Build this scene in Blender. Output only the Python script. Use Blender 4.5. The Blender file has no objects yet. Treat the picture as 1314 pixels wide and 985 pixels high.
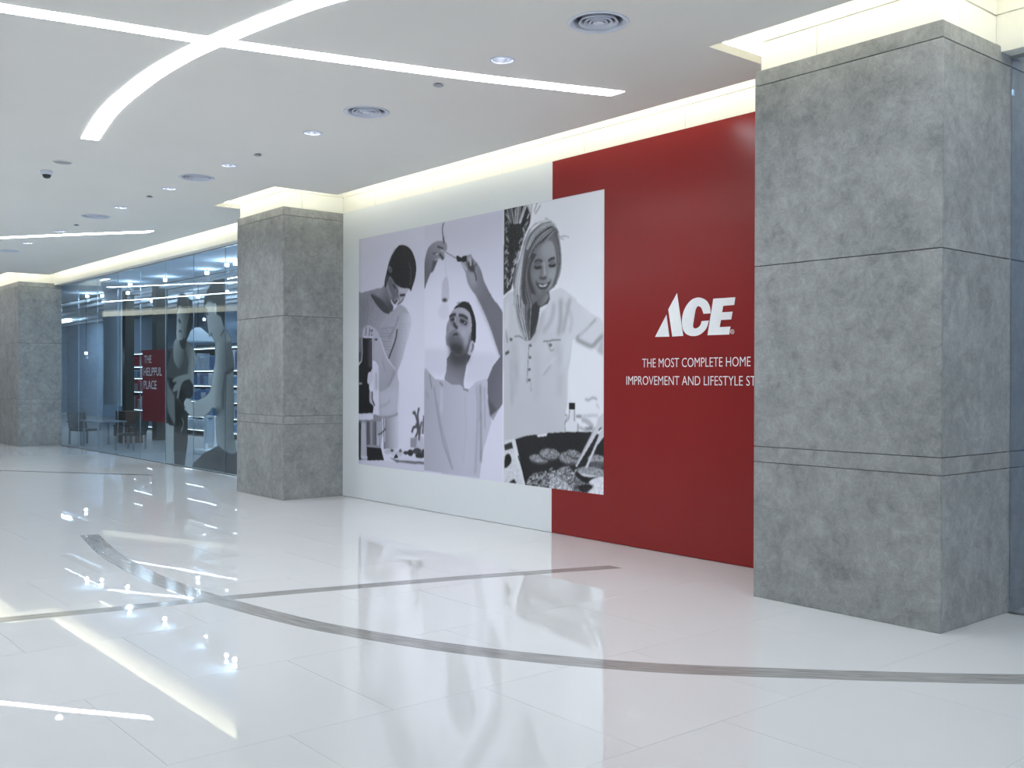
import bpy, bmesh, math, random
import numpy as np
from mathutils import Vector, Matrix

random.seed(7)
RNG = np.random.default_rng(7)
scene = bpy.context.scene
COL = scene.collection

# ------------------------------------------------------------------ camera
FPX, IW, IH = 1288.84, 1314.0, 985.0
CR = Vector((0.63853, 0.76959, 0.00261)).normalized()
CF = Vector((-0.76958, 0.63853, -0.00404)).normalized()
CU = CR.cross(CF).normalized(); CR = CF.cross(CU).normalized()
EYE = Vector((0, 0, 1.5))
cam_data = bpy.data.cameras.new('camera')
cam_data.sensor_width = 36.0
cam_data.lens = FPX * 36.0 / IW
cam_data.clip_end = 300
cam = bpy.data.objects.new('camera', cam_data)
COL.objects.link(cam)
m = Matrix((CR, CU, -CF)).transposed().to_4x4()
m.translation = EYE
cam.matrix_world = m
scene.camera = cam

# ------------------------------------------------------------------ world, exposure
world = bpy.data.worlds.new('world'); scene.world = world
world.use_nodes = True
bg = world.node_tree.nodes['Background']
bg.inputs[0].default_value = (0.72, 0.85, 1.0, 1)
bg.inputs[1].default_value = 2.7
vs = scene.view_settings
vs.view_transform = 'Standard'; vs.look = 'None'; vs.gamma = 1.0
vs.use_curve_mapping = False
vs.exposure = -0.08

LINE_E = 20.0      # ceiling light lines
COVE_E = 24.0      # LED strips hidden in the coves
DOWN_W = 75.0     # watts thrown down by each downlight
DOWN_E = 40.0     # recessed downlights

# ------------------------------------------------------------------ pixel helpers
def ray(px, py):
    return CF + CR * ((px - IW / 2) / FPX) - CU * ((py - IH / 2) / FPX)
def at_y(px, py, y):
    d = ray(px, py); return EYE + d * (y / d.y)
def project(p):
    d = Vector(p) - EYE
    z = d.dot(CF)
    return (IW / 2 + FPX * d.dot(CR) / z, IH / 2 - FPX * d.dot(CU) / z, z)

# ------------------------------------------------------------------ materials
def srgb(c):
    def f(v):
        v /= 255.0
        return v / 12.92 if v <= 0.04045 else ((v + 0.055) / 1.055) ** 2.4
    return tuple(f(v) for v in c)

def new_mat(name):
    mt = bpy.data.materials.new(name); mt.use_nodes = True
    nt = mt.node_tree
    return mt, nt, nt.nodes['Principled BSDF']

def plain(name, rgb, rough=0.6, metal=0.0, noise=0.04, scale=6.0, spec=0.5):
    """procedural paint: base colour with a faint mottled variation"""
    mt, nt, b = new_mat(name)
    n = nt.nodes.new('ShaderNodeTexNoise'); n.inputs['Scale'].default_value = scale
    n.inputs['Detail'].default_value = 3
    g = nt.nodes.new('ShaderNodeNewGeometry')
    nt.links.new(g.outputs['Position'], n.inputs['Vector'])
    r = nt.nodes.new('ShaderNodeValToRGB')
    r.color_ramp.elements[0].position = 0.3; r.color_ramp.elements[1].position = 0.7
    r.color_ramp.elements[0].color = tuple(max(0, v * (1 - noise)) for v in rgb) + (1,)
    r.color_ramp.elements[1].color = tuple(min(1, v * (1 + noise)) for v in rgb) + (1,)
    nt.links.new(n.outputs['Fac'], r.inputs['Fac'])
    nt.links.new(r.outputs['Color'], b.inputs['Base Color'])
    b.inputs['Roughness'].default_value = rough
    b.inputs['Metallic'].default_value = metal
    b.inputs['Specular IOR Level'].default_value = spec
    return mt

def emitter(name, rgb, strength):
    mt = bpy.data.materials.new(name); mt.use_nodes = True
    nt = mt.node_tree; nt.nodes.clear()
    e = nt.nodes.new('ShaderNodeEmission'); o = nt.nodes.new('ShaderNodeOutputMaterial')
    e.inputs[0].default_value = tuple(rgb) + (1,); e.inputs[1].default_value = strength
    nt.links.new(e.outputs[0], o.inputs[0])
    return mt

def concrete_mat():
    mt, nt, b = new_mat('grey_concrete')
    L = nt.links
    g = nt.nodes.new('ShaderNodeNewGeometry')
    oi = nt.nodes.new('ShaderNodeObjectInfo')
    mul = nt.nodes.new('ShaderNodeVectorMath'); mul.operation = 'SCALE'
    comb = nt.nodes.new('ShaderNodeCombineXYZ')
    for i in range(3): L.new(oi.outputs['Random'], comb.inputs[i])
    L.new(comb.outputs[0], mul.inputs[0]); mul.inputs['Scale'].default_value = 37.0
    add = nt.nodes.new('ShaderNodeVectorMath'); add.operation = 'ADD'
    L.new(g.outputs['Position'], add.inputs[0]); L.new(mul.outputs[0], add.inputs[1])
    mp = nt.nodes.new('ShaderNodeMapping'); mp.inputs['Scale'].default_value = (1, 1, 0.95)
    L.new(add.outputs[0], mp.inputs[0])
    def noise(scale, detail, rough, dist=0.0):
        n = nt.nodes.new('ShaderNodeTexNoise')
        n.inputs['Scale'].default_value = scale; n.inputs['Detail'].default_value = detail
        n.inputs['Roughness'].default_value = rough; n.inputs['Distortion'].default_value = dist
        L.new(mp.outputs[0], n.inputs['Vector']); return n
    big = noise(3.2, 9, 0.62, 0.35)
    mid = noise(13.0, 8, 0.75, 0.6)
    fine = noise(70.0, 4, 0.6)
    mix1 = nt.nodes.new('ShaderNodeMix'); mix1.inputs[0].default_value = 0.55
    L.new(big.outputs['Fac'], mix1.inputs[2]); L.new(mid.outputs['Fac'], mix1.inputs[3])
    mix2 = nt.nodes.new('ShaderNodeMix'); mix2.inputs[0].default_value = 0.16
    L.new(mix1.outputs[0], mix2.inputs[2]); L.new(fine.outputs['Fac'], mix2.inputs[3])
    r = nt.nodes.new('ShaderNodeValToRGB')
    cr = r.color_ramp
    cr.elements[0].position = 0.33; cr.elements[0].color = (0.140, 0.148, 0.150, 1)
    cr.elements[1].position = 0.67; cr.elements[1].color = (0.40, 0.41, 0.412, 1)
    e = cr.elements.new(0.5); e.color = (0.266, 0.275, 0.279, 1)
    L.new(mix2.outputs[0], r.inputs['Fac'])
    L.new(r.outputs['Color'], b.inputs['Base Color'])
    b.inputs['Roughness'].default_value = 0.55
    b.inputs['Specular IOR Level'].default_value = 0.35
    bp = nt.nodes.new('ShaderNodeBump'); bp.inputs['Strength'].default_value = 0.12; bp.inputs['Distance'].default_value = 0.01
    L.new(mix2.outputs[0], bp.inputs['Height']); L.new(bp.outputs[0], b.inputs['Normal'])
    return mt

def tile_mat():
    mt, nt, b = new_mat('polished_white_tile')
    L = nt.links
    g = nt.nodes.new('ShaderNodeNewGeometry'); oi = nt.nodes.new('ShaderNodeObjectInfo')
    n = nt.nodes.new('ShaderNodeTexNoise'); n.inputs['Scale'].default_value = 1.3; n.inputs['Detail'].default_value = 4
    L.new(g.outputs['Position'], n.inputs['Vector'])
    r = nt.nodes.new('ShaderNodeValToRGB')
    r.color_ramp.elements[0].color = (0.70, 0.715, 0.73, 1); r.color_ramp.elements[1].color = (0.74, 0.752, 0.762, 1)
    mix = nt.nodes.new('ShaderNodeMix'); mix.inputs[0].default_value = 0.3
    L.new(n.outputs['Fac'], mix.inputs[2]); L.new(oi.outputs['Random'], mix.inputs[3])
    L.new(mix.outputs[0], r.inputs['Fac'])
    L.new(r.outputs['Color'], b.inputs['Base Color'])
    b.inputs['Roughness'].default_value = 0.01
    b.inputs['IOR'].default_value = 1.7
    n2 = nt.nodes.new('ShaderNodeTexNoise'); n2.inputs['Scale'].default_value = 2.2; n2.inputs['Detail'].default_value = 1
    L.new(g.outputs['Position'], n2.inputs['Vector'])
    bp = nt.nodes.new('ShaderNodeBump'); bp.inputs['Strength'].default_value = 0.03; bp.inputs['Distance'].default_value = 0.005
    L.new(n2.outputs['Fac'], bp.inputs['Height']); L.new(bp.outputs[0], b.inputs['Normal'])
    return mt

def inlay_mat():
    mt, nt, b = new_mat('grey_grained_stone')
    L = nt.links
    uv = nt.nodes.new('ShaderNodeUVMap'); uv.uv_map = 'UVMap'
    mp = nt.nodes.new('ShaderNodeMapping'); mp.inputs['Scale'].default_value = (3.5, 95, 1)
    L.new(uv.outputs[0], mp.inputs[0])
    n = nt.nodes.new('ShaderNodeTexNoise'); n.inputs['Scale'].default_value = 1.0; n.inputs['Detail'].default_value = 5; n.inputs['Roughness'].default_value = 0.65
    L.new(mp.outputs[0], n.inputs['Vector'])
    r = nt.nodes.new('ShaderNodeValToRGB')
    r.color_ramp.elements[0].position = 0.32; r.color_ramp.elements[0].color = (0.19, 0.19, 0.19, 1)
    r.color_ramp.elements[1].position = 0.68; r.color_ramp.elements[1].color = (0.46, 0.455, 0.45, 1)
    L.new(n.outputs['Fac'], r.inputs['Fac']); L.new(r.outputs['Color'], b.inputs['Base Color'])
    b.inputs['Roughness'].default_value = 0.09
    b.inputs['IOR'].default_value = 1.5
    return mt

def glass_mat(name, tint, base=0.05):
    mt = bpy.data.materials.new(name); mt.use_nodes = True
    nt = mt.node_tree; nt.nodes.clear(); L = nt.links
    lw = nt.nodes.new('ShaderNodeLayerWeight'); lw.inputs['Blend'].default_value = 0.5
    p = nt.nodes.new('ShaderNodeMath'); p.operation = 'POWER'; p.inputs[1].default_value = 5.0
    ma = nt.nodes.new('ShaderNodeMath'); ma.operation = 'MULTIPLY_ADD'; ma.inputs[1].default_value = 1 - base; ma.inputs[2].default_value = base
    L.new(lw.outputs['Facing'], p.inputs[0]); L.new(p.outputs[0], ma.inputs[0])
    t = nt.nodes.new('ShaderNodeBsdfTransparent'); t.inputs[0].default_value = tuple(tint) + (1,)
    gl = nt.nodes.new('ShaderNodeBsdfGlossy'); gl.inputs['Roughness'].default_value = 0.0
    gl.inputs['Color'].default_value = (0.93, 0.97, 1, 1)
    mx = nt.nodes.new('ShaderNodeMixShader'); o = nt.nodes.new('ShaderNodeOutputMaterial')
    L.new(ma.outputs[0], mx.inputs[0]); L.new(t.outputs[0], mx.inputs[1]); L.new(gl.outputs[0], mx.inputs[2])
    L.new(mx.outputs[0], o.inputs[0])
    return mt

def print_mat(name, alpha=False, rough=0.45):
    mt, nt, b = new_mat(name)
    L = nt.links
    a = nt.nodes.new('ShaderNodeVertexColor'); a.layer_name = 'print'
    L.new(a.outputs['Color'], b.inputs['Base Color'])
    b.inputs['Roughness'].default_value = rough
    b.inputs['Specular IOR Level'].default_value = 0.3
    if alpha: L.new(a.outputs['Alpha'], b.inputs['Alpha'])
    return mt

M = {}
M['concrete'] = concrete_mat()
M['tile'] = tile_mat()
M['inlay'] = inlay_mat()
M['grout'] = plain('grey_grout', (0.34, 0.35, 0.36), 0.8)
M['ceiling'] = plain('ceiling_paint', (0.84, 0.83, 0.79), 0.9, noise=0.015, scale=0.8)
M['cove'] = plain('cove_paint', (0.83, 0.83, 0.78), 0.85, noise=0.01)
M['hoard_white'] = plain('white_vinyl', (0.72, 0.755, 0.785), 0.35, noise=0.01, scale=1.0)
M['hoard_red'] = plain('red_vinyl', (0.235, 0.022, 0.022), 0.22, noise=0.03, scale=1.0, spec=0.24)
M['dark_gap'] = plain('dark_gap', (0.03, 0.03, 0.032), 0.9)
M['letter'] = plain('white_letter_vinyl', (0.80, 0.82, 0.84), 0.4)
M['line_light'] = emitter('light_line_diffuser', (0.90, 0.95, 1.0), LINE_E)
M['cove_led'] = emitter('cove_led', (1.0, 0.965, 0.79), COVE_E)
M['down_lamp'] = emitter('downlight_lamp', (0.93, 0.97, 1.0), DOWN_E)
M['chrome'] = plain('downlight_reflector', (0.62, 0.64, 0.70), 0.18, 0.9)
M['fixture_white'] = plain('fixture_white', (0.70, 0.74, 0.84), 0.45)
M['fixture_grey'] = plain('fixture_grey', (0.36, 0.38, 0.42), 0.5)
M['black'] = plain('black_plastic', (0.02, 0.02, 0.023), 0.35)
M['glass'] = glass_mat('shopfront_glass', (0.83, 0.91, 0.965))
M['glass_mirror'] = glass_mat('reflective_blue_glass', (0.55, 0.65, 0.78), 0.55)
M['steel'] = plain('brushed_steel', (0.38, 0.41, 0.44), 0.35, 0.8)
M['opp_wall'] = plain('brown_grey_wall', (0.17, 0.165, 0.15), 0.6)
M['opp_cove'] = emitter('opposite_cove_led', (1.0, 0.94, 0.72), 1.5)

# ------------------------------------------------------------------ mesh helpers
def link(name, me, mat=None, parent=None):
    o = bpy.data.objects.new(name, me); COL.objects.link(o)
    if mat is not None: me.materials.append(mat)
    if parent is not None: o.parent = parent
    return o

def tag(o, label=None, cat=None, group=None, kind=None):
    if label: o['label'] = label
    if cat: o['category'] = cat
    if group: o['group'] = group
    if kind: o['kind'] = kind
    return o

def empty(name, loc=(0, 0, 0)):
    o = bpy.data.objects.new(name, None); COL.objects.link(o)
    o.location = loc; o.empty_display_size = 0.1
    return o

def bm_box(bm, lo, hi, bevel=0.0):
    r = bmesh.ops.create_cube(bm, size=1.0)
    vs_ = r['verts']
    for v in vs_:
        v.co = Vector(((lo[0] + hi[0]) / 2 + v.co.x * (hi[0] - lo[0]),
                       (lo[1] + hi[1]) / 2 + v.co.y * (hi[1] - lo[1]),
                       (lo[2] + hi[2]) / 2 + v.co.z * (hi[2] - lo[2])))
    if bevel > 0:
        es = list({e for v in vs_ for e in v.link_edges})
        bmesh.ops.bevel(bm, geom=es, offset=bevel, segments=1, affect='EDGES', profile=0.5)

def bm_done(bm, name):
    bmesh.ops.recalc_face_normals(bm, faces=bm.faces)
    me = bpy.data.meshes.new(name); bm.to_mesh(me); bm.free(); return me

def box(name, lo, hi, mat, parent=None, bevel=0.0):
    bm = bmesh.new(); bm_box(bm, lo, hi, bevel)
    return link(name, bm_done(bm, name), mat, parent)

def boxes(name, lst, mat, parent=None, bevel=0.0):
    bm = bmesh.new()
    for lo, hi in lst: bm_box(bm, lo, hi, bevel)
    return link(name, bm_done(bm, name), mat, parent)

def bm_tube(bm, pts, rad, seg=8):
    pts = [Vector(p) for p in pts]; rings = []
    up = Vector((0.13, 0.27, 0.95)).normalized()
    for i, p in enumerate(pts):
        t = (pts[min(i + 1, len(pts) - 1)] - pts[max(i - 1, 0)]).normalized()
        a = t.cross(up)
        if a.length < 1e-3: a = t.cross(Vector((1, 0, 0)))
        a.normalize(); b_ = t.cross(a)
        rings.append([bm.verts.new(p + (a * math.cos(k * 2 * math.pi / seg) + b_ * math.sin(k * 2 * math.pi / seg)) * rad) for k in range(seg)])
    for i in range(len(rings) - 1):
        for k in range(seg):
            bm.faces.new((rings[i][k], rings[i][(k + 1) % seg], rings[i + 1][(k + 1) % seg], rings[i + 1][k]))
    bm.faces.new(rings[0]); bm.faces.new(rings[-1])

def tube(name, pts, rad, mat, parent=None, seg=8):
    bm = bmesh.new(); bm_tube(bm, pts, rad, seg)
    o = link(name, bm_done(bm, name), mat, parent)
    for p in o.data.polygons: p.use_smooth = True
    return o

def lathe_mesh(name, prof, seg=40, closed=False):
    """prof: list of (r, z); revolve about z"""
    bm = bmesh.new(); rings = []
    for r, z in prof:
        if r < 1e-6: rings.append([bm.verts.new((0, 0, z))])
        else: rings.append([bm.verts.new((r * math.cos(k * 2 * math.pi / seg), r * math.sin(k * 2 * math.pi / seg), z)) for k in range(seg)])
    pairs = list(zip(rings[:-1], rings[1:]))
    if closed: pairs.append((rings[-1], rings[0]))
    for a, b_ in pairs:
        for k in range(seg):
            k2 = (k + 1) % seg
            if len(a) == 1 and len(b_) == 1: continue
            if len(a) == 1: bm.faces.new((a[0], b_[k], b_[k2]))
            elif len(b_) == 1: bm.faces.new((a[k], b_[0], a[k2]))
            else: bm.faces.new((a[k], b_[k], b_[k2], a[k2]))
    me = bm_done(bm, name)
    for p in me.polygons: p.use_smooth = True
    return me

def wall_prism(name, pts, y0, y1, mat, parent=None):
    """polygon of (X, Z) points standing on a wall, between depths y0 and y1"""
    bm = bmesh.new()
    a = [bm.verts.new((x, y0, z)) for x, z in pts]
    b_ = [bm.verts.new((x, y1, z)) for x, z in pts]
    f1 = bm.faces.new(a); f2 = bm.faces.new(list(reversed(b_)))
    bm.normal_update()
    n = len(pts)
    for i in range(n):
        bm.faces.new((a[i], b_[i], b_[(i + 1) % n], a[(i + 1) % n]))
    bmesh.ops.triangulate(bm, faces=[f1, f2])
    return link(name, bm_done(bm, name), mat, parent)

def spline(pts, n=8):
    """open Catmull-Rom through 2-D points"""
    P = [np.array(p, float) for p in pts]
    P = [2 * P[0] - P[1]] + P + [2 * P[-1] - P[-2]]
    out = []
    for i in range(1, len(P) - 2):
        for k in range(n):
            t = k / n
            out.append(0.5 * ((2 * P[i]) + (P[i + 1] - P[i - 1]) * t + (2 * P[i - 1] - 5 * P[i] + 4 * P[i + 1] - P[i + 2]) * t ** 2 + (-P[i - 1] + 3 * P[i] - 3 * P[i + 1] + P[i + 2]) * t ** 3))
    out.append(P[-2])
    return out

def ribbon(name, pts, width, z0, z1, mat, parent=None, n=8, cut=False):
    """flat strip following plan points, with UV along its length"""
    c = spline(pts, n); N = len(c)
    bm = bmesh.new(); uvl = bm.loops.layers.uv.new('UVMap')
    rows = []; s = 0.0
    for i in range(N):
        t = c[min(i + 1, N - 1)] - c[max(i - 1, 0)]; t /= np.linalg.norm(t)
        nn = np.array((-t[1], t[0])) * width / 2
        if i: s += float(np.linalg.norm(c[i] - c[i - 1]))
        l, r = c[i] + nn, c[i] - nn
        if cut and i == N - 1:      # last end cut parallel to the wall
            l = l + t * ((c[i][1] - l[1]) / t[1]); r = r + t * ((c[i][1] - r[1]) / t[1])
        rows.append((s, [bm.verts.new((l[0], l[1], z0)), bm.verts.new((r[0], r[1], z0)), bm.verts.new((r[0], r[1], z1)), bm.verts.new((l[0], l[1], z1))]))
    vv = (0, width, width, 0)
    for i in range(N - 1):
        s0, A = rows[i]; s1, B = rows[i + 1]
        for k in range(4):
            k2 = (k + 1) % 4
            f = bm.faces.new((A[k], B[k], B[k2], A[k2]))
            for lp, uv in zip(f.loops, ((s0, vv[k]), (s1, vv[k]), (s1, vv[k2]), (s0, vv[k2]))): lp[uvl].uv = uv
    bm.faces.new(rows[0][1]); bm.faces.new(list(reversed(rows[-1][1])))
    return link(name, bm_done(bm, name), mat, parent)

# ------------------------------------------------------------------ main dimensions
CEIL = 3.80
WALL_Y = 6.60; GLASS_Y = 6.65; BULK_Y = 6.50
FRONT_Y = 5.755; COLTOP = 3.64
COLUMNS = [(-4.30, -2.954), (-12.703, -11.373), (-25.75, -23.956)]
ARC = [(-10.02, 3.04), (-9.35, 2.922), (-8.70, 2.826), (-7.88, 2.768), (-7.3, 2.757), (-6.70, 2.795), (-5.9, 2.905), (-5.30, 3.04), (-4.485, 3.349), (-3.75, 3.778), (-3.18, 4.258), (-2.24, 5.214), (-1.75, 5.95)]
LINE = [(-6.98, 0.2), (-6.93, 0.9), (-6.83, 1.535), (-6.72, 2.05), (-6.575, 2.78), (-6.37, 3.58), (-6.09, 4.58), (-5.88, 5.21), (-5.675, 5.80)]
FARLINE = [(-21.2, 2.2), (-19.6, 2.95), (-18.0, 4.03), (-16.9, 4.78), (-15.68, 5.68)]

# ------------------------------------------------------------------ floor with tiles
floor = box('floor', (-46, -9, -0.12), (12, 6.62, -0.0016), M['grout'])
tag(floor, 'glossy white tiled mall floor with grey inlaid stripes', kind='structure')
T = 1.04; GAP = 0.0018
def tile_mesh():
    bm = bmesh.new(); h = T / 2 - GAP / 2; c = 0.0
    lo = [bm.verts.new((sx * h, sy * h, -0.0016)) for sx, sy in ((-1, -1), (1, -1), (1, 1), (-1, 1))]
    hi = [bm.verts.new((sx * (h - c), sy * (h - c), 0)) for sx, sy in ((-1, -1), (1, -1), (1, 1), (-1, 1))]
    bm.faces.new(hi)
    for i in range(4): bm.faces.new((lo[i], lo[(i + 1) % 4], hi[(i + 1) % 4], hi[i]))
    me = bm_done(bm, 'floor_tile'); me.materials.append(M['tile']); return me
tmesh = tile_mesh()
cells = []
for i in range(-41, 14):
    x0 = -2.81 + i * T
    off = 2.50 if i % 2 == 0 else 3.02
    for j in range(-11, 4):
        y0 = off + j * T
        cx_, cy_ = x0 + T / 2, y0 + T / 2
        if y0 > 6.62 or cx_ - T / 2 > 12: continue
        cells.append((cx_, cy_))
def tile_rank(c):
    px, py, z = project((c[0], c[1], 0))
    vis = z > 0.5 and -130 < px < IW + 130 and py < IH + 260
    return (0 if vis else 1, math.hypot(c[0], c[1]))
cells.sort(key=tile_rank)
bmr = bmesh.new()
for k, (x, y) in enumerate(cells):
    edge = y + T / 2 > 6.62
    if k < 300 and not edge:
        o = bpy.data.objects.new('floor_tile', tmesh); COL.objects.link(o)
        o.location = (x, y, 0); o.parent = floor
    else:
        h = T / 2 - GAP / 2; y1 = min(y + h, 6.62)
        q = [bmr.verts.new(p) for p in ((x - h, y - h, 0), (x + h, y - h, 0), (x + h, y1, 0), (x - h, y1, 0))]
        bmr.faces.new(q)
rest = link('floor_tile_field', bm_done(bmr, 'floor_tile_field'), M['tile'], floor)
tag(rest, kind='stuff')
o = ribbon('floor_inlay', ARC, 0.168, 0.0, 0.0009, M['inlay'], floor); tag(o, 'curved grey grained stone inlay in white floor')
o = ribbon('floor_inlay', LINE, 0.14, 0.0, 0.0006, M['inlay'], floor, cut=True); tag(o, 'straight grey grained stone inlay crossing the curved one')
o = ribbon('floor_inlay', FARLINE, 0.14, 0.0, 0.0006, M['inlay'], floor, cut=True); tag(o, 'far thin grey stone inlay before the glass shopfront')

# ------------------------------------------------------------------ ceiling with cove cut-outs and round openings
vents = [(-4.625, 4.552), (-7.455, 4.552), (-11.127, 4.55), (-14.718, 4.55), (-19.7, 4.57)]
downs = [(-5.616, 4.56), (-8.416, 4.557), (-10.271, 4.557), (-11.981, 4.551), (-13.726, 4.565), (-16.55, 4.57), (-18.354, 4.55)]
VENT_R, DOWN_R = 0.165, 0.078
def curve_fill(name, loops, extrude, z, mat):
    cu = bpy.data.curves.new(name, 'CURVE'); cu.dimensions = '2D'; cu.fill_mode = 'BOTH'; cu.extrude = extrude
    for lp in loops:
        sp = cu.splines.new('POLY'); sp.points.add(len(lp) - 1); sp.use_cyclic_u = True
        for p, q in zip(sp.points, lp): p.co = (q[0], q[1], 0, 1)
    tmp = bpy.data.objects.new(name, cu); COL.objects.link(tmp)
    bpy.context.view_layer.update()
    me = bpy.data.meshes.new_from_object(tmp.evaluated_get(bpy.context.evaluated_depsgraph_get()))
    bpy.data.objects.remove(tmp)
    me.transform(Matrix.Translation((0, 0, z)))
    me.materials.clear()
    return link(name, me, mat)
EY = 6.32
# plan outline of the cove edge: bays along the wall, stepping out around every column
STEPS = [(-2.65, -4.475), (-11.04, -12.80), (-23.68, -26.0)]
outline = [(12, -9), (12, EY)]
for r_, l_ in STEPS: outline += [(r_, EY), (r_, 5.47), (l_, 5.47), (l_, EY)]
outline += [(-46, EY), (-46, -9)]
def circ(c, r, n=32): return [(c[0] + r * math.cos(2 * math.pi * k / n), c[1] + r * math.sin(2 * math.pi * k / n)) for k in range(n)]
loops = [outline] + [circ(v, VENT_R) for v in vents] + [circ(d, DOWN_R) for d in downs]
ceil = curve_fill('ceiling', loops, 0.03, CEIL + 0.03, M['ceiling'])
tag(ceil, 'flat pale grey plaster ceiling with lit cove edge', kind='structure')
lid = box('ceiling_cove_lid', (-46, 4.9, 4.10), (12, 6.9, 4.16), M['cove'], ceil)
box('ceiling_cove_upstand', (-46, 4.86, CEIL + 0.06), (12, 4.90, 4.16), M['cove'], ceil)
# LED strips lying on the upper side of the ceiling lip
def led(name, lo, hi): return box(name, lo, hi, M['cove_led'], ceil)
xs = [12] + [v for s in STEPS for v in s] + [-46]
zL = CEIL + 0.062
for a, b_ in zip(xs[0::2], xs[1::2]):
    led('cove_led_strip', (b_ + 0.02, EY - 0.03, zL), (a - 0.02, EY - 0.006, zL + 0.025))
for r_, l_ in STEPS:
    led('cove_led_strip', (l_ - 0.02, 5.47 - 0.03, zL), (r_ + 0.02, 5.47 - 0.006, zL + 0.025))
    led('cove_led_strip', (r_ + 0.006, 5.50, zL), (r_ + 0.03, EY - 0.05, zL + 0.025))
    led('cove_led_strip', (l_ - 0.03, 5.50, zL), (l_ - 0.006, EY - 0.05, zL + 0.025))

# light lines set into the ceiling
def line_light(pts, label, w=0.155, cut=False):
    o = ribbon('ceiling_light_line', pts, w, CEIL - 0.004, CEIL + 0.001, M['line_light'], cut=cut)
    return tag(o, label, 'ceiling light', 'light lines set into the ceiling')
line_light([p for p in ARC], 'curved white light line sweeping across the grey ceiling')
line_light(LINE, 'straight white light line crossing the curved one on the ceiling', 0.15, True)
line_light(FARLINE, 'far short white light line on the ceiling near the glass shopfront', 0.14, True)

# ------------------------------------------------------------------ wall above the shopfronts (bulkhead) and hoarding
def bulkhead(name, x0, x1, y, z0, xref, label):
    bulk = box(name, (x0, y + 0.012, z0 + 0.005), (x1, 6.9, 4.10), M['cove'])
    tag(bulk, label, kind='structure')
    k = math.floor((x0 - xref) / 1.24); e = [x0]
    while True:
        k += 1; v = xref + k * 1.24
        if v >= x1: break
        if v > x0 + 0.05: e.append(v)
    e.append(x1)
    for a, b_ in zip(e[:-1], e[1:]):
        box('bulkhead_panel', (a + 0.002, y, z0), (b_ - 0.002, y + 0.012, 3.836), M['cove'], bulk)
    box('bulkhead_panel', (x0, y, 3.848), (x1, y + 0.012, 4.10), M['cove'], bulk)
bulkhead('wall_bulkhead_mid', -11.403, -4.27, WALL_Y + 0.01, 3.645, -6.90, 'cream lit wall strip above the hoarding')
bulkhead('wall_bulkhead_left', -23.986, -12.673, BULK_Y, 3.60, -13.9, 'cream lit bulkhead above the glass shopfront')
bulkhead('wall_bulkhead_right', -2.984, 12.0, BULK_Y, 3.60, -1.7, 'cream lit bulkhead right of the near column')
bulkhead('wall_bulkhead_end', -46, -25.72, BULK_Y, 3.60, -26.0, 'cream lit bulkhead beyond the far column')

hoard = empty('wall_hoarding', (-7.2, WALL_Y, 0))
tag(hoard, 'white and red hoarding wall between two concrete columns', kind='structure')
def board(x0, x1, mat):
    o = box('hoarding_board', (x0 + 0.0001, WALL_Y, 0.004), (x1 - 0.0001, WALL_Y + 0.009, 3.643), mat, hoard)
    o.matrix_parent_inverse = hoard.matrix_basis.inverted(); return o
RX = -7.341
for a, b_ in zip((-11.373, -10.87, -9.69, -8.51), (-10.87, -9.69, -8.51, RX)): board(a, b_, M['hoard_white'])
for a, b_ in zip((RX, -6.06, -4.86), (-6.06, -4.86, -2.96)): board(a, b_, M['hoard_red'])

# ------------------------------------------------------------------ concrete columns
TIERS = [(0.0, 0.935), (0.938, 1.042), (1.045, 2.288), (2.292, 3.534), (3.538, COLTOP)]
def column(x0, x1, label):
    root = empty('column', ((x0 + x1) / 2, (FRONT_Y + 6.65) / 2, 0))
    inv = root.matrix_basis.inverted()
    def part(*a, **k):
        o = box(*a, **k); o.parent = root; o.matrix_parent_inverse = inv; return o
    t = 0.02
    part('core', (x0 + t, FRONT_Y + t, 0.0), (x1 - t, 6.66, COLTOP - 0.005), M['dark_gap'])
    for a, b_ in TIERS:
        part('panel', (x0, FRONT_Y, a + 0.001), (x1, FRONT_Y + t, b_), M['concrete'], bevel=0.002)
        part('panel', (x0, FRONT_Y + t + 0.0006, a + 0.001), (x0 + t, 6.66, b_), M['concrete'], bevel=0.002)
        part('panel', (x1 - t, FRONT_Y + t + 0.0006, a + 0.001), (x1, 6.66, b_), M['concrete'], bevel=0.002)
    s = 0.03
    # white plaster casing above the concrete, with a shadow groove
    xm = x0 + 0.47
    part('casing_core', (x0 + s + 0.014, FRONT_Y + s + 0.014, COLTOP - 0.004), (x1 - s - 0.014, 6.62, 4.10), M['cove'])
    y0 = FRONT_Y + s
    for lo, hi in (((x0 + s, y0), (xm - 0.002, y0 + 0.014)), ((xm + 0.002, y0), (x1 - s, y0 + 0.014)),
                   ((x0 + s, y0 + 0.0142), (x0 + s + 0.014, 6.62)), ((x1 - s - 0.014, y0 + 0.0142), (x1 - s, 6.02)), ((x1 - s - 0.014, 6.024), (x1 - s, 6.62))):
        part('casing_panel', (lo[0], lo[1], COLTOP - 0.004), (hi[0], hi[1], 3.836), M['cove'])
    part('casing_top', (x0 + s, y0, 3.848), (x1 - s, 6.62, 4.10), M['cove'])
    tag(root, label, 'column', 'concrete clad columns')
column(*COLUMNS[0], 'nearest large grey concrete column right of the red wall')
column(*COLUMNS[1], 'grey concrete column between glass shopfront and white hoarding')
column(*COLUMNS[2], 'farthest grey concrete column at the left edge beyond glass shopfront')

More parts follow.
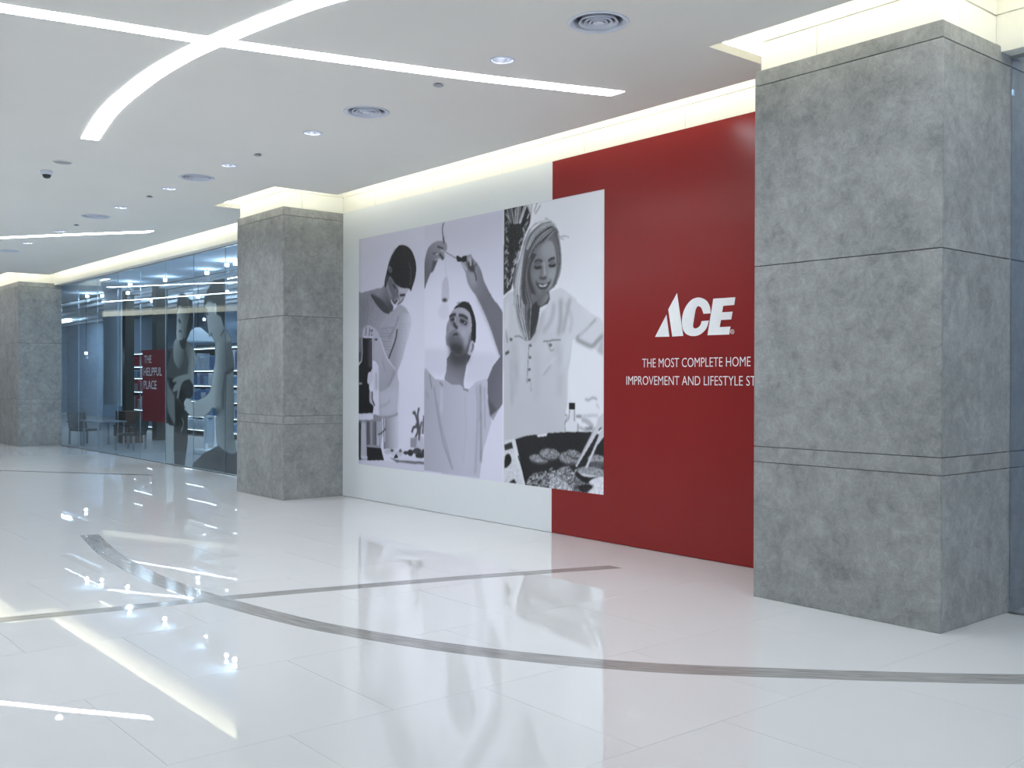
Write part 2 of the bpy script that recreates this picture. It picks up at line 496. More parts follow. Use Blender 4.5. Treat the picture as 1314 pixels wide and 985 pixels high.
# ------------------------------------------------------------------ ceiling fixtures
flange_me = lathe_mesh('flange', [(0.196, 0.0), (0.196, -0.006), (0.185, -0.010), (0.164, -0.002), (0.150, 0.045), (0.158, 0.045), (0.166, 0.001)], 48, True)
throat_me = lathe_mesh('throat', [(0.163, 0.001), (0.163, 0.09), (0.0, 0.09)], 40)
def ring_me(r, z): return lathe_mesh('cone_ring', [(r, z), (r * 0.80, z + 0.034), (r * 0.78, z + 0.034), (r - 0.006, z - 0.003)], 40, True)
rings = [ring_me(0.128, -0.004), ring_me(0.094, -0.006), ring_me(0.062, -0.008)]
disc_me = lathe_mesh('centre_disc', [(0, -0.012), (0.036, -0.010), (0.038, -0.006), (0.030, 0.012), (0, 0.014)], 32)
for me, mt in ((flange_me, 'fixture_white'), (throat_me, 'fixture_grey'), (rings[0], 'fixture_white'), (rings[1], 'fixture_white'), (rings[2], 'fixture_white'), (disc_me, 'fixture_white')):
    me.materials.append(M[mt])
vent_lab = ['largest round air vent, nearest, right of the light lines', 'round air vent above the white hoarding', 'round air vent in front of the concrete column by the shopfront',
            'thin looking round air vent above the far light line', 'farthest round air vent at the left edge of the ceiling']
for (x, y), lab in zip(vents, vent_lab):
    r = empty('air_vent', (x, y, CEIL)); tag(r, lab, 'air vent', 'round ceiling air vents')
    for nm, me in (('flange', flange_me), ('throat', throat_me), ('cone_ring', rings[0]), ('cone_ring', rings[1]), ('cone_ring', rings[2]), ('centre_disc', disc_me)):
        o = bpy.data.objects.new(nm, me); COL.objects.link(o); o.parent = r

trim_me = lathe_mesh('trim_ring', [(0.094, 0.0), (0.094, -0.004), (0.080, -0.006), (0.074, 0.0), (0.077, 0.002)], 36, True)
refl_me = lathe_mesh('reflector', [(0.076, 0.0), (0.072, 0.03), (0.055, 0.075), (0.036, 0.095)], 36)
lamp_me = lathe_mesh('lamp', [(0.0, 0.058), (0.028, 0.060), (0.034, 0.072), (0.034, 0.094), (0.0, 0.094)], 24)
trim_me.materials.append(M['fixture_white']); refl_me.materials.append(M['chrome']); lamp_me.materials.append(M['down_lamp'])
down_lab = ['nearest recessed downlight, just above the light line end', 'recessed downlight left of the vent above the hoarding', 'recessed downlight right of the vent before the column',
            'bright recessed downlight left of the vent before the column', 'small recessed downlight above the glass shopfront', 'tiny recessed downlight touching the far light line', 'tiny recessed downlight below the far light line']
for (x, y), lab in zip(downs, down_lab):
    r = empty('downlight', (x, y, CEIL)); tag(r, lab, 'downlight', 'recessed ceiling downlights')
    for nm, me in (('trim_ring', trim_me), ('reflector', refl_me), ('lamp', lamp_me)):
        o = bpy.data.objects.new(nm, me); COL.objects.link(o); o.parent = r
    li = bpy.data.lights.new('downlight_beam', 'SPOT'); li.energy = DOWN_W; li.spot_size = math.radians(150); li.spot_blend = 1.0
    li.color = (0.92, 0.955, 1.0); li.shadow_soft_size = 0.05
    o = bpy.data.objects.new('downlight_beam', li); COL.objects.link(o); o.parent = r; o.location = (0, 0, -0.012)

plate_me = lathe_mesh('cover_plate', [(0, -0.016), (0.032, -0.016), (0.040, -0.012), (0.041, -0.009), (0, -0.009)], 28)
neck_me = lathe_mesh('neck', [(0.028, 0.0), (0.028, -0.010), (0, -0.010)], 24)
plate_me.materials.append(M['fixture_grey']); neck_me.materials.append(M['black'])
for (x, y), lab in zip([(-6.396, 4.554), (-9.583, 4.56), (-12.648, 4.562), (-15.7, 4.57)],
                       ['small round sprinkler cover below the straight light line', 'small round sprinkler cover between vent and column downlights', 'small round sprinkler cover left of the bright downlight', 'tiny far sprinkler cover above the far light line']):
    r = empty('sprinkler', (x, y, CEIL)); tag(r, lab, 'sprinkler', 'small sprinkler covers')
    for nm, me in (('cover_plate', plate_me), ('neck', neck_me)):
        o = bpy.data.objects.new(nm, me); COL.objects.link(o); o.parent = r

r = empty('ceiling_speaker', (-11.274, 3.139, CEIL)); tag(r, 'flat round ceiling speaker grille below the light curve end', 'speaker')
me = lathe_mesh('rim', [(0.10, 0), (0.10, -0.006), (0.092, -0.008), (0.088, -0.003), (0.088, 0)], 36, True); me.materials.append(M['ceiling'])
o = link('rim', me, None, r)
me = lathe_mesh('grille', [(0, -0.004), (0.088, -0.003), (0.088, 0), (0, 0)], 36); me.materials.append(M['fixture_grey']); link('grille', me, None, r)
r = empty('dome_camera', (-11.851, 3.136, CEIL)); tag(r, 'small dome security camera hanging from the ceiling', 'camera')
me = lathe_mesh('housing', [(0, -0.0), (0.062, 0.0), (0.064, -0.03), (0.058, -0.045), (0, -0.045)], 28); me.materials.append(M['fixture_white']); link('housing', me, None, r)
me = lathe_mesh('dome', [(0.046, -0.045), (0.043, -0.062), (0.03, -0.080), (0, -0.088)], 28); me.materials.append(M['black']); link('dome', me, None, r)

# ------------------------------------------------------------------ logo and slogan on the red hoarding
def wz(frame, pts, y=WALL_Y):
    ox, oy, s = frame
    out = []
    for u, v in pts:
        p = at_y(ox + u * s, oy + v * s, y); out.append((p.x, p.z))
    return out
LF = (780, 350, 0.17255)
def closed_spline(pts, n=6):
    P = [np.array(p, float) for p in pts]; N = len(P); out = []
    for i in range(N):
        a, b_, c, d = P[i - 1], P[i], P[(i + 1) % N], P[(i + 2) % N]
        for k in range(n):
            t = k / n
            out.append(0.5 * ((2 * b_) + (c - a) * t + (2 * a - 5 * b_ + 4 * c - d) * t * t + (-a + 3 * b_ - 3 * c + d) * t ** 3))
    return out
logo = empty('wall_logo', (-5.55, WALL_Y, 1.87)); linv = logo.matrix_basis.inverted()
linv = Matrix.Translation((5.55, -WALL_Y, -1.87))
tag(logo, 'white slanted block letter logo with split first letter on the red wall', 'logo')
def glyph(name, pts, label=None):
    o = wall_prism(name, pts, WALL_Y - 0.002, WALL_Y, M['letter'], logo); o.matrix_parent_inverse = linv
    if label: tag(o, label)
glyph('letter_a_stroke', wz(LF, [(352, 476), (437, 310), (458, 474)]))
glyph('letter_a', wz(LF, [(450, 272), (515, 150), (561, 468), (480, 473)]))
outer = spline([(765, 301), (757, 245), (727, 201), (672, 183), (615, 207), (570, 272), (552, 350), (560, 420), (590, 458), (640, 470), (690, 455), (733, 412), (753, 354)], 5)
inner = spline([(698, 359), (689, 388), (668, 408), (645, 412), (634, 395), (640, 350), (648, 300), (658, 262), (674, 247), (697, 262), (712, 304)], 5)
glyph('letter_c', wz(LF, [tuple(p) for p in outer + inner]))
glyph('letter_e', wz(LF, [(785, 192), (948, 181), (940, 238), (858, 245), (850, 293), (928, 288), (918, 346), (842, 350), (832, 403), (912, 399), (903, 458), (742, 463)]))

def text_mesh(txt, offset):
    cu = bpy.data.curves.new('txt', 'FONT'); cu.body = txt; cu.size = 1.0; cu.resolution_u = 3; cu.offset = offset
    tmp = bpy.data.objects.new('txt', cu); COL.objects.link(tmp)
    bpy.context.view_layer.update()
    me = bpy.data.meshes.new_from_object(tmp.evaluated_get(bpy.context.evaluated_depsgraph_get()))
    bpy.data.objects.remove(tmp); me.materials.clear()
    return me
def wall_text(name, txt, x0, x1, z0, z1, y, mat, parent=None, thick=0.001, offset=-0.010):
    """lettering lying on a wall that faces -Y, fitted between x0..x1 and z0..z1"""
    me = text_mesh(txt, offset)
    bm = bmesh.new(); bm.from_mesh(me); bpy.data.meshes.remove(me)
    ax = [v.co.x for v in bm.verts]; ay = [v.co.y for v in bm.verts]
    sx = (x1 - x0) / (max(ax) - min(ax)); sz = (z1 - z0) / (max(ay) - min(ay)); mx, my = min(ax), min(ay)
    for v in bm.verts: v.co = Vector((x0 + (v.co.x - mx) * sx, y, z0 + (v.co.y - my) * sz))
    r = bmesh.ops.extrude_face_region(bm, geom=list(bm.faces))
    for g in r['geom']:
        if isinstance(g, bmesh.types.BMVert): g.co.y -= thick
    return link(name, bm_done(bm, name), mat, parent)
c = wz(LF, [(926, 437)])[0]
rim = [(c[0] + 0.019 * math.cos(a), c[1] + 0.019 * math.sin(a)) for a in np.linspace(0, 2 * math.pi, 25)] + [(c[0] + 0.0155 * math.cos(a), c[1] + 0.0155 * math.sin(a)) for a in np.linspace(2 * math.pi, 0, 25)]
glyph('registered_ring', rim)
o = wall_text('registered_letter', 'R', c[0] - 0.007, c[0] + 0.008, c[1] - 0.010, c[1] + 0.010, WALL_Y, M['letter'], logo); o.matrix_parent_inverse = linv
def slogan(txt, x0, x1, z0, z1, label):
    """a line of lettering: each character a part of its own"""
    r = empty('slogan_line', ((x0 + x1) / 2, WALL_Y, z0)); inv = Matrix.Translation(-r.location)
    tmp = wall_text('tmp', txt, x0, x1, z0, z1, WALL_Y, M['letter'])
    bm = bmesh.new(); bm.from_mesh(tmp.data); bpy.data.objects.remove(tmp)
    todo = set(bm.verts); parts = []
    while todo:
        st = [todo.pop()]; isl = set(st)
        while st:
            v = st.pop()
            for e in v.link_edges:
                w = e.other_vert(v)
                if w not in isl: isl.add(w); st.append(w)
        todo -= isl; parts.append(isl)
    parts.sort(key=lambda q: min(v.co.x for v in q))
    for q in parts:
        ix = {v: k for k, v in enumerate(q)}
        me = bpy.data.meshes.new('letter')
        me.from_pydata([v.co[:] for v in ix], [], [[ix[v] for v in f.verts] for f in bm.faces if f.verts[0] in ix])
        o = link('letter', me, M['letter'], r); o.matrix_parent_inverse = inv
    bm.free(); tag(r, label, 'lettering')
slogan('THE MOST COMPLETE HOME', -6.139, -4.966, 1.614, 1.692, 'upper line of thin white slogan capitals on the red wall')
slogan('IMPROVEMENT AND LIFESTYLE STORE', -6.332, -4.735, 1.459, 1.537, 'lower line of thin white slogan capitals running behind the column')

# ------------------------------------------------------------------ painter for flat printed pictures
class Canvas:
    """grey picture on a wall plane; shapes are given in wall metres"""
    def __init__(s, x0, x1, z0, z1, cell, base, alpha0=1.0):
        s.x = np.linspace(x0, x1, int(round((x1 - x0) / cell)) + 1); s.z = np.linspace(z0, z1, int(round((z1 - z0) / cell)) + 1)
        s.cell = cell; s.v = np.full((len(s.z), len(s.x)), float(base)); s.a = np.full_like(s.v, alpha0)
        s.clip = (x0 - 1, x1 + 1)
    @staticmethod
    def blur(m, k):
        r = int(max(1, math.ceil(k * 2.2))); w = np.exp(-0.5 * (np.arange(-r, r + 1) / max(k, 0.3)) ** 2); w /= w.sum()
        p = np.pad(m, ((r, r), (0, 0)), mode='edge'); m = sum(w[i] * p[i:i + m.shape[0]] for i in range(2 * r + 1))
        p = np.pad(m, ((0, 0), (r, r)), mode='edge'); return sum(w[i] * p[:, i:i + m.shape[1]] for i in range(2 * r + 1))
    def mask(s, pts, soft):
        P = np.array(pts); pad = 3 * soft + 3
        i0, i1 = np.searchsorted(s.x, P[:, 0].min() - pad * s.cell), np.searchsorted(s.x, P[:, 0].max() + pad * s.cell)
        j0, j1 = np.searchsorted(s.z, P[:, 1].min() - pad * s.cell), np.searchsorted(s.z, P[:, 1].max() + pad * s.cell)
        if i1 <= i0 or j1 <= j0: return None
        X, Z = np.meshgrid(s.x[i0:i1], s.z[j0:j1]); ins = np.zeros(X.shape, bool)
        for (xa, za), (xb, zb) in zip(P, np.roll(P, -1, 0)):
            if za == zb: continue
            cr = (za > Z) != (zb > Z)
            ins ^= cr & (X < (xb - xa) * (Z - za) / (zb - za) + xa)
        m_ = s.blur(ins.astype(float), max(soft, 0.55))
        m_ *= (X >= s.clip[0]) & (X <= s.clip[1])
        return (slice(j0, j1), slice(i0, i1)), m_, X, Z
    def fill(s, pts, val, soft=0.7, op=1.0, grain=0.0, alpha=None):
        r = s.mask(pts, soft)
        if r is None: return
        sl, m_, X, Z = r
        if isinstance(val, tuple):
            va, (ax, az), vb, (bx, bz) = val
            t = np.clip(((X - ax) * (bx - ax) + (Z - az) * (bz - az)) / ((bx - ax) ** 2 + (bz - az) ** 2), 0, 1); V = va + (vb - va) * t
        else: V = np.full(X.shape, float(val))
        if grain: V = V + s.blur(RNG.normal(0, 1, V.shape), 0.8) * grain * 2.2
        s.v[sl] = s.v[sl] * (1 - m_ * op) + V * m_ * op
        if alpha is not None: s.a[sl] = s.a[sl] * (1 - m_ * op) + alpha * m_ * op
    def stroke(s, pts, w, val, soft=0.6, op=1.0, alpha=None, smooth=True):
        c_ = spline(pts, 5) if smooth and len(pts) > 2 else [np.array(p, float) for p in pts]
        L_, R_ = [], []
        for i in range(len(c_)):
            t = c_[min(i + 1, len(c_) - 1)] - c_[max(i - 1, 0)]; n = np.linalg.norm(t)
            if n < 1e-9: continue
            t = t / n; nn = np.array((-t[1], t[0])) * w / 2
            L_.append(c_[i] + nn); R_.append(c_[i] - nn)
        if len(L_) > 1: s.fill([tuple(p) for p in L_ + R_[::-1]], val, soft, op, alpha=alpha)
    def mesh(s, name, cols, y, tint, mat, parent=None):
        xi = s.x[cols]; v = s.v[:, cols]; a = s.a[:, cols]
        nz, nx = v.shape
        co = np.zeros((nz, nx, 3), np.float32); co[..., 0] = xi[None]; co[..., 1] = y; co[..., 2] = s.z[:, None]
        idx = np.arange(nz * nx).reshape(nz, nx)
        q = np.stack([idx[:-1, :-1], idx[:-1, 1:], idx[1:, 1:], idx[1:, :-1]], -1).reshape(-1, 4)
        me = bpy.data.meshes.new(name)
        me.vertices.add(nz * nx); me.vertices.foreach_set('co', co.ravel())
        me.loops.add(q.size); me.loops.foreach_set('vertex_index', q.ravel().astype(np.int32))
        me.polygons.add(len(q)); me.polygons.foreach_set('loop_start', (np.arange(len(q)) * 4).astype(np.int32))
        me.update(calc_edges=True)
        ca = me.color_attributes.new('print', 'FLOAT_COLOR', 'POINT')
        rgba = np.ones((nz, nx, 4), np.float32)
        g = np.clip(v, 8, 250)
        for k in range(3):
            t = np.clip(g + tint[k] * np.clip(g / 160, 0.25, 1), 3, 250) / 255
            rgba[..., k] = np.where(t <= 0.04045, t / 12.92, ((t + 0.055) / 1.055) ** 2.4) * (1 + (tint[3] - 1) * np.clip((g - 20) / 110, 0, 1))
        rgba[..., 3] = a
        ca.data.foreach_set('color', rgba.ravel())
        return link(name, me, mat, parent)

FR = {k: (ox, oy, s) for k, ox, oy, s in (
    ('a1', 455, 300, .10152), ('a2', 455, 400, .10152), ('a3', 455, 500, .10152),
    ('b1', 540, 280, .11168), ('b2', 540, 380, .11168), ('b3', 540, 480, .14218),
    ('c1', 640, 250, .14213), ('c2', 640, 380, .14213), ('c3', 640, 505, .14213),
    ('g1', 205, 335, .10152), ('g2', 205, 425, .10152), ('g3', 205, 515, .10152))}
PLANE = [WALL_Y]
def F(f, *pts): return wz(FR[f], pts, PLANE[0])
def G(f, va, pa, vb, pb): return (va, F(f, pa)[0], vb, F(f, pb)[0])
def S(pts, n=6): return [tuple(p) for p in closed_spline(pts, n)]
def ell(f, u, v, ru, rv, rot=0.0, n=20):
    cr, sr = math.cos(rot), math.sin(rot)
    return F(f, *[(u + ru * math.cos(t) * cr - rv * math.sin(t) * sr, v + ru * math.cos(t) * sr + rv * math.sin(t) * cr) for t in np.linspace(0, 2 * math.pi, n, endpoint=False)])

PX0, PX1, PX2, PX3, PZ0, PZ1 = -10.98, -9.535, -8.104, -6.62, 0.437, 3.268
K = Canvas(PX0, PX3, PZ0, PZ1, 0.007, 172)
def strands(f, A, B, n, w, v0, v1, op=0.8, jit=0.0):
    """hair: n strokes between two polylines with equal point counts"""
    for k in range(n):
        t = (k + 0.5) / n
        pts = [(a[0] * (1 - t) + b_[0] * t + random.uniform(-jit, jit), a[1] * (1 - t) + b_[1] * t + random.uniform(-jit, jit)) for a, b_ in zip(A, B)]
        K.stroke(F(f, *pts), w * random.uniform(0.6, 1.3), random.uniform(v0, v1), 0.6, op)

# --- picture one: woman pressing a juicer
K.clip = (PX0 - 1, PX1)
K.fill([(PX0, PZ0), (PX1, PZ0), (PX1, PZ1), (PX0, PZ1)], G('a2', 166, (50, 0), 176, (880, 600)))
K.fill(F('a2', (600, -200), (985, -300), (985, 985), (560, 985)), 177, 14, 0.8)
K.fill(F('a3', (50, 880), (360, 895), (985, 950), (985, 1100), (50, 1100)), 166)
K.stroke(F('a1', (70, 75), (70, 700)), 0.03, 150, 3, 0.8)
# trousers, sweater
K.fill(F('a3', (360, 330), (555, 300), (562, 480), (558, 745), (370, 745)), G('a3', 104, (370, 500), 164, (545, 500)))
K.stroke(F('a3', (380, 350), (385, 660)), 0.012, 170)
K.fill(S(F('a1', (50, 790), (95, 745), (200, 715), (330, 690), (400, 800), (470, 960), (560, 900), (620, 912), (680, 985)) + F('a2', (712, 110), (690, 280), (640, 450), (600, 600), (545, 760), (562, 900)) + F('a3', (556, 60), (540, 240), (553, 308), (470, 330), (380, 350), (310, 300)) + F('a2', (300, 700), (200, 600), (50, 500))), G('a2', 110, (80, 200), 146, (640, 700)), grain=2)
K.fill(F('a3', (310, 0), (555, 0), (545, 250), (430, 330), (330, 330)), 150, 5, 0.8)
K.stroke(F('a3', (310, 220), (420, 170), (450, 110)), 0.02, 128, 2)
K.stroke(F('a3', (330, 345), (440, 340), (545, 310)), 0.018, 105, 1.5)
for u in (75, 95, 115, 140, 165):
    K.stroke(F('a1', (u, 820), (u + 5, 985)) + F('a2', (u - 10, 200)), 0.012, 88, 0.8, 0.8)
for v in range(200, 600, 34): K.stroke(F('a2', (320, v + 10), (500 - (v - 200) * 0.15, v)), 0.012, 104, 1, 0.7)
K.stroke(F('a2', (440, 50), (330, 200)), 0.04, 132, 3, 0.7)
K.stroke(F('a2', (560, 60), (500, 220), (430, 320)), 0.02, 100, 1.5, 0.8)
K.fill(S(F('a2', (600, 40), (690, 20), (716, 130), (690, 280), (640, 450), (600, 600), (530, 745), (440, 590), (505, 380), (560, 180))), G('a2', 124, (530, 300), 162, (670, 330)), 0.9)
for v in range(150, 600, 40): K.stroke(F('a2', (560 - (v - 150) * 0.2, v + 20), (690 - (v - 150) * 0.18, v)), 0.01, 130, 1, 0.5)
K.stroke(F('a2', (540, 220), (515, 360), (432, 590)), 0.022, 46, 1)
K.fill(S(F('a2', (245, 220), (305, 280), (330, 340), (380, 470), (430, 600), (508, 720), (520, 800), (440, 940), (380, 985), (300, 985), (300, 640), (250, 600), (250, 360))), G('a2', 140, (280, 300), 128, (440, 850)), 0.9)
K.stroke(F('a2', (320, 320), (400, 560), (510, 720)), 0.014, 168, 0.8)
K.stroke(F('a2', (500, 740), (470, 850), (420, 940)), 0.02, 112, 1.5)
K.stroke(F('a2', (350, 600), (390, 760)), 0.02, 118, 2)
# neck, face, hair
K.fill(S(F('a1', (330, 690), (385, 630), (440, 540), (560, 650), (490, 850), (490, 950), (440, 990), (370, 965), (290, 880), (215, 765))), G('a1', 112, (330, 720), 66, (440, 940)), 1.0)
K.fill(S(F('a1', (215, 765), (300, 800), (380, 870), (440, 985), (370, 970), (290, 890))), 58, 2, 0.9)
K.stroke(F('a1', (210, 765), (290, 890), (370, 975), (440, 1000)), 0.02, 48, 1)
K.fill(S(F('a1', (430, 520), (480, 570), (560, 650), (690, 680), (660, 740), (640, 800), (605, 860), (560, 895), (510, 912), (465, 880), (430, 800), (405, 730), (400, 640))), G('a1', 96, (420, 700), 142, (640, 720)), 0.8)
K.fill(S(F('a1', (440, 560), (520, 640), (550, 720), (540, 800), (480, 840), (440, 760))), 82, 2.5, 0.85)
K.stroke(F('a1', (400, 560), (420, 680), (470, 800)), 0.03, 128, 2, 0.8)
K.fill(F('a1', (560, 680), (670, 690), (640, 760), (560, 740)), 146, 2, 0.9)
K.stroke(F('a1', (490, 640), (520, 690), (545, 735)), 0.024, 34, 0.8)
K.stroke(F('a1', (575, 780), (605, 772), (640, 768)), 0.028, 42, 0.8)
K.stroke(F('a1', (520, 690), (535, 740)), 0.01, 150, 0.6)
K.stroke(F('a1', (545, 770), (560, 830), (535, 850)), 0.014, 70, 0.8)
K.stroke(F('a1', (465, 835), (485, 885), (515, 905), (545, 870), (555, 825)), 0.016, 176, 0.7)
K.stroke(F('a1', (480, 835), (510, 870), (540, 830)), 0.02, 52, 0.9)
K.stroke(F('a1', (545, 890), (600, 850), (620, 800)), 0.016, 84, 0.9)
K.fill(S(F('a1', (600, 140), (660, 155), (720, 210), (765, 320), (780, 440), (765, 560), (735, 660), (712, 722), (690, 690), (600, 680), (520, 630), (450, 535), (420, 600), (388, 680), (382, 600), (410, 470), (450, 320), (510, 210), (560, 150))), 36, 0.7, grain=3)
K.stroke(F('a1', (690, 360), (715, 480), (700, 650)), 0.02, 78, 1.2, 0.8)
K.stroke(F('a1', (740, 380), (755, 500), (730, 640)), 0.012, 62, 1.0, 0.8)
K.stroke(F('a1', (520, 190), (455, 330), (430, 440)), 0.02, 78, 1.6, 0.8)
K.fill(ell('a1', 452, 450, 22, 42, -0.25), 108, 1); K.fill(ell('a1', 456, 455, 10, 22, -0.25), 60, 0.8)
K.stroke(F('a1', (420, 520), (400, 620)), 0.014, 92, 0.8)
# hand on the juicer
K.fill(S(F('a2', (120, 200), (180, 170), (250, 205), (305, 280), (290, 345), (240, 325), (110, 322), (105, 250))), 142, 0.8)
for a, b_ in (((150, 190), (140, 300)), ((195, 200), (185, 310)), ((235, 235), (200, 240)), ((215, 270), (220, 310))): K.stroke(F('a2', a, b_), 0.016, 70, 0.9)
K.stroke(F('a2', (120, 320), (240, 318)), 0.012, 175, 0.6)
K.stroke(F('a2', (260, 350), (290, 350)), 0.02, 40, 0.8)
# juicer
K.fill(F('a2', (50, 330), (100, 330), (100, 620), (50, 640)), 92)
K.fill(F('a2', (50, 500), (80, 520), (70, 620), (50, 640)), 48, 1)
K.fill(F('a2', (100, 335), (222, 335), (222, 720), (185, 800), (185, 990), (50, 990), (50, 690), (95, 620)) , 28)
K.fill(F('a2', (150, 340), (215, 340), (210, 700), (170, 700)), G('a2', 30, (150, 500), 92, (215, 500)), 1.5, 0.8)
K.fill(F('a3', (50, -5), (190, -5), (195, 160), (245, 205), (232, 292), (50, 302)), 27)
K.stroke(F('a2', (98, 335), (95, 600), (60, 650)), 0.014, 150)
K.stroke(F('a2', (230, 330), (228, 700), (235, 880)), 0.018, 152)
K.fill(S(F('a2', (180, 765), (228, 765), (225, 850), (205, 912), (165, 900), (165, 830))), 158)
K.fill(F('a2', (55, 890), (95, 890), (95, 920), (55, 920)), 130)
K.fill(F('a2', (245, 650), (305, 680), (308, 990), (240, 990)) , 166)
K.fill(F('a3', (240, -5), (306, -5), (312, 335), (240, 335)), 168)
K.fill(F('a2', (262, 760), (290, 770), (290, 985), (262, 985)), 140, 2)
K.fill(F('a3', (190, 20), (232, 25), (225, 120), (262, 190), (240, 205), (190, 150)), 138)
K.stroke(F('a3', (225, 20), (225, 110), (255, 200)), 0.02, 40, 0.8)
K.fill(F('a3', (55, 312), (238, 308), (300, 320), (345, 345), (352, 560), (330, 735), (160, 712), (150, 885), (55, 890)), 112)
K.fill(F('a3', (55, 310), (240, 306), (235, 375), (55, 380)), 168)
for u, v0_, w in ((70, 40, .03), (110, 140, .04), (165, 50, .03), (185, 60, .03), (215, 120, .03), (240, 75, .02), (262, 45, .02), (300, 138, .05), (330, 150, .03)):
    K.stroke(F('a3', (u, 400), (u, 700)), w, v0_, 1.2, 0.85)
K.fill(F('a3', (85, 420), (140, 420), (152, 850), (80, 845)), 142, 1)
K.fill(F('a3', (55, 420), (82, 420), (78, 880), (55, 885)), 42, 1)
K.fill(F('a3', (155, 715), (335, 738), (372, 888), (160, 892)), 32)
K.stroke(F('a3', (165, 705), (330, 722)), 0.02, 120, 0.8)
K.stroke(F('a3', (300, 570), (345, 540), (395, 492)), 0.016, 60, 0.8)
K.stroke(F('a3', (295, 570), (300, 700)), 0.014, 165, 0.8)
K.fill(S(F('a3', (80, 835), (150, 835), (165, 860), (110, 875))), 158, 0.8)
# plate of fruit and plant
K.fill(F('a3', (705, 605), (792, 605), (790, 730), (705, 730)), 118, 1.2)
K.fill(F('a3', (800, 590), (872, 590), (886, 760), (780, 740)), 152, 1.5)
for p in ([(755, 270), (790, 380), (820, 600)], [(815, 225), (800, 340), (830, 560)], [(880, 325), (868, 440), (865, 560)], [(725, 540), (745, 480), (790, 460)], [(850, 400), (825, 520), (815, 640)], [(780, 420), (800, 520), (770, 600)], [(735, 285), (770, 300)]):
    K.stroke(F('a3', *p), 0.034, random.uniform(62, 92), 1.0)
K.fill(F('a3', (440, 850), (520, 880), (885, 905), (885, 945), (530, 915)), 92, 1)
K.fill(F('a3', (560, 850), (885, 830), (885, 905), (560, 885)), 170, 1.2)
for u, v, ru, rv, val in ((420, 780, 45, 34, 150), (500, 790, 50, 40, 160), (575, 800, 40, 40, 155), (650, 795, 32, 22, 48), (708, 795, 36, 42, 40), (790, 775, 55, 40, 60), (830, 830, 62, 34, 38), (870, 790, 24, 40, 52), (475, 765, 22, 18, 70), (580, 770, 18, 22, 80)):
    K.fill(ell('a3', u, v, ru, rv), val, 0.9, grain=5)
K.fill(F('a3', (492, 862), (530, 805), (556, 862)), 34, 0.7)

# --- picture two: man fitting a bulb
K.clip = (PX1, PX2)
K.fill([(PX1, PZ0), (PX2, PZ0), (PX2, PZ1), (PX1, PZ1)], G('b1', 168, (300, 100), 180, (300, 985)))
K.fill(F('b1', (60, 500), (500, 600), (620, 985), (60, 985)) , 181, 12, 0.8)
K.fill(F('b2', (300, 0), (600, 0), (900, 600), (600, 900), (40, 550), (40, 0)), 182, 12, 0.7)
K.fill(F('b2', (40, 600), (320, 610), (320, 900), (40, 900)), 168, 4, 0.9)
K.fill(F('b2', (570, 640), (900, 660), (800, 985), (500, 985)), 168, 5, 0.9)
# bulb and cord
K.stroke(F('b1', (265, 50), (249, 120), (262, 262)), 0.022, 92, 0.8)
K.stroke(F('b1', (285, 470), (283, 560), (298, 690)), 0.012, 160, 1)
K.fill(S(F('b1', (252, 730), (295, 672), (320, 740), (326, 900), (310, 945), (250, 945), (240, 880))), 160, 1.0)
K.fill(S(F('b2', (240, 90), (310, 90), (325, 200), (270, 270), (200, 200))), 172, 2, 0.9)
K.fill(ell('b1', 276, 940, 36, 24), 112, 1); K.fill(ell('b1', 276, 938, 20, 16), 62, 0.9)
# left hand
K.fill(S(F('b1', (45, 500), (72, 375), (110, 310), (180, 265), (262, 262), (296, 292), (300, 362), (272, 395), (276, 450), (250, 482), (205, 468), (150, 590), (110, 640), (70, 740), (40, 810), (30, 650))), G('b1', 92, (60, 600), 122, (220, 330)), 0.8)
K.fill(F('b1', (140, 490), (195, 470), (140, 610), (120, 620)), 74, 1.5)
for a, b_, v, w in (((190, 322), (262, 352), 66, .022), ((215, 405), (262, 470), 56, .026), ((228, 360), (268, 382), 165, .014), ((130, 405), (200, 400), 82, .018), ((160, 480), (210, 465), 150, .016), ((262, 215), (268, 290), 60, .02)): K.stroke(F('b1', a, b_), w, v, 0.9)
K.fill(ell('b1', 185, 408, 12, 9), 165, 0.7)
# right hand with screwdriver, forearm
K.fill(S(F('b1', (530, 430), (575, 415), (605, 465), (660, 530), (705, 630), (722, 705), (780, 830), (860, 965)) + F('b2', (860, 60), (935, 170), (958, 300)) + F('b2', (962, 700), (915, 692), (860, 540), (800, 360), (715, 150), (640, 5)) + F('b1', (590, 830), (540, 740), (512, 620), (462, 512), (500, 480)), 4), G('b1', 122, (520, 600), 98, (760, 900)), 0.8)
K.fill(F('b2', (640, 0), (700, 0), (960, 560), (960, 700), (915, 692), (800, 360)), 94, 4, 0.7)
K.fill(S(F('b1', (545, 640), (610, 620), (640, 740), (590, 780))), 132, 4, 0.8)
K.fill(S(F('b1', (530, 500), (600, 520), (620, 600), (575, 610), (545, 570))), 54, 1.6, 0.9)
for p, v, w in (([(600, 590), (630, 650), (640, 720)], 62, .018), ([(560, 450), (578, 545)], 150, .03), ([(595, 470), (600, 540)], 70, .018), ([(640, 520), (620, 560)], 78, .02), ([(470, 510), (530, 600)], 150, .02)): K.stroke(F('b1', *p), w, v, 1.0)
K.stroke(F('b1', (285, 388), (405, 458)), 0.012, 108, 0.6)
K.fill(F('b1', (405, 440), (425, 428), (470, 455), (488, 432), (530, 428), (530, 500), (420, 497)), 32, 0.7)
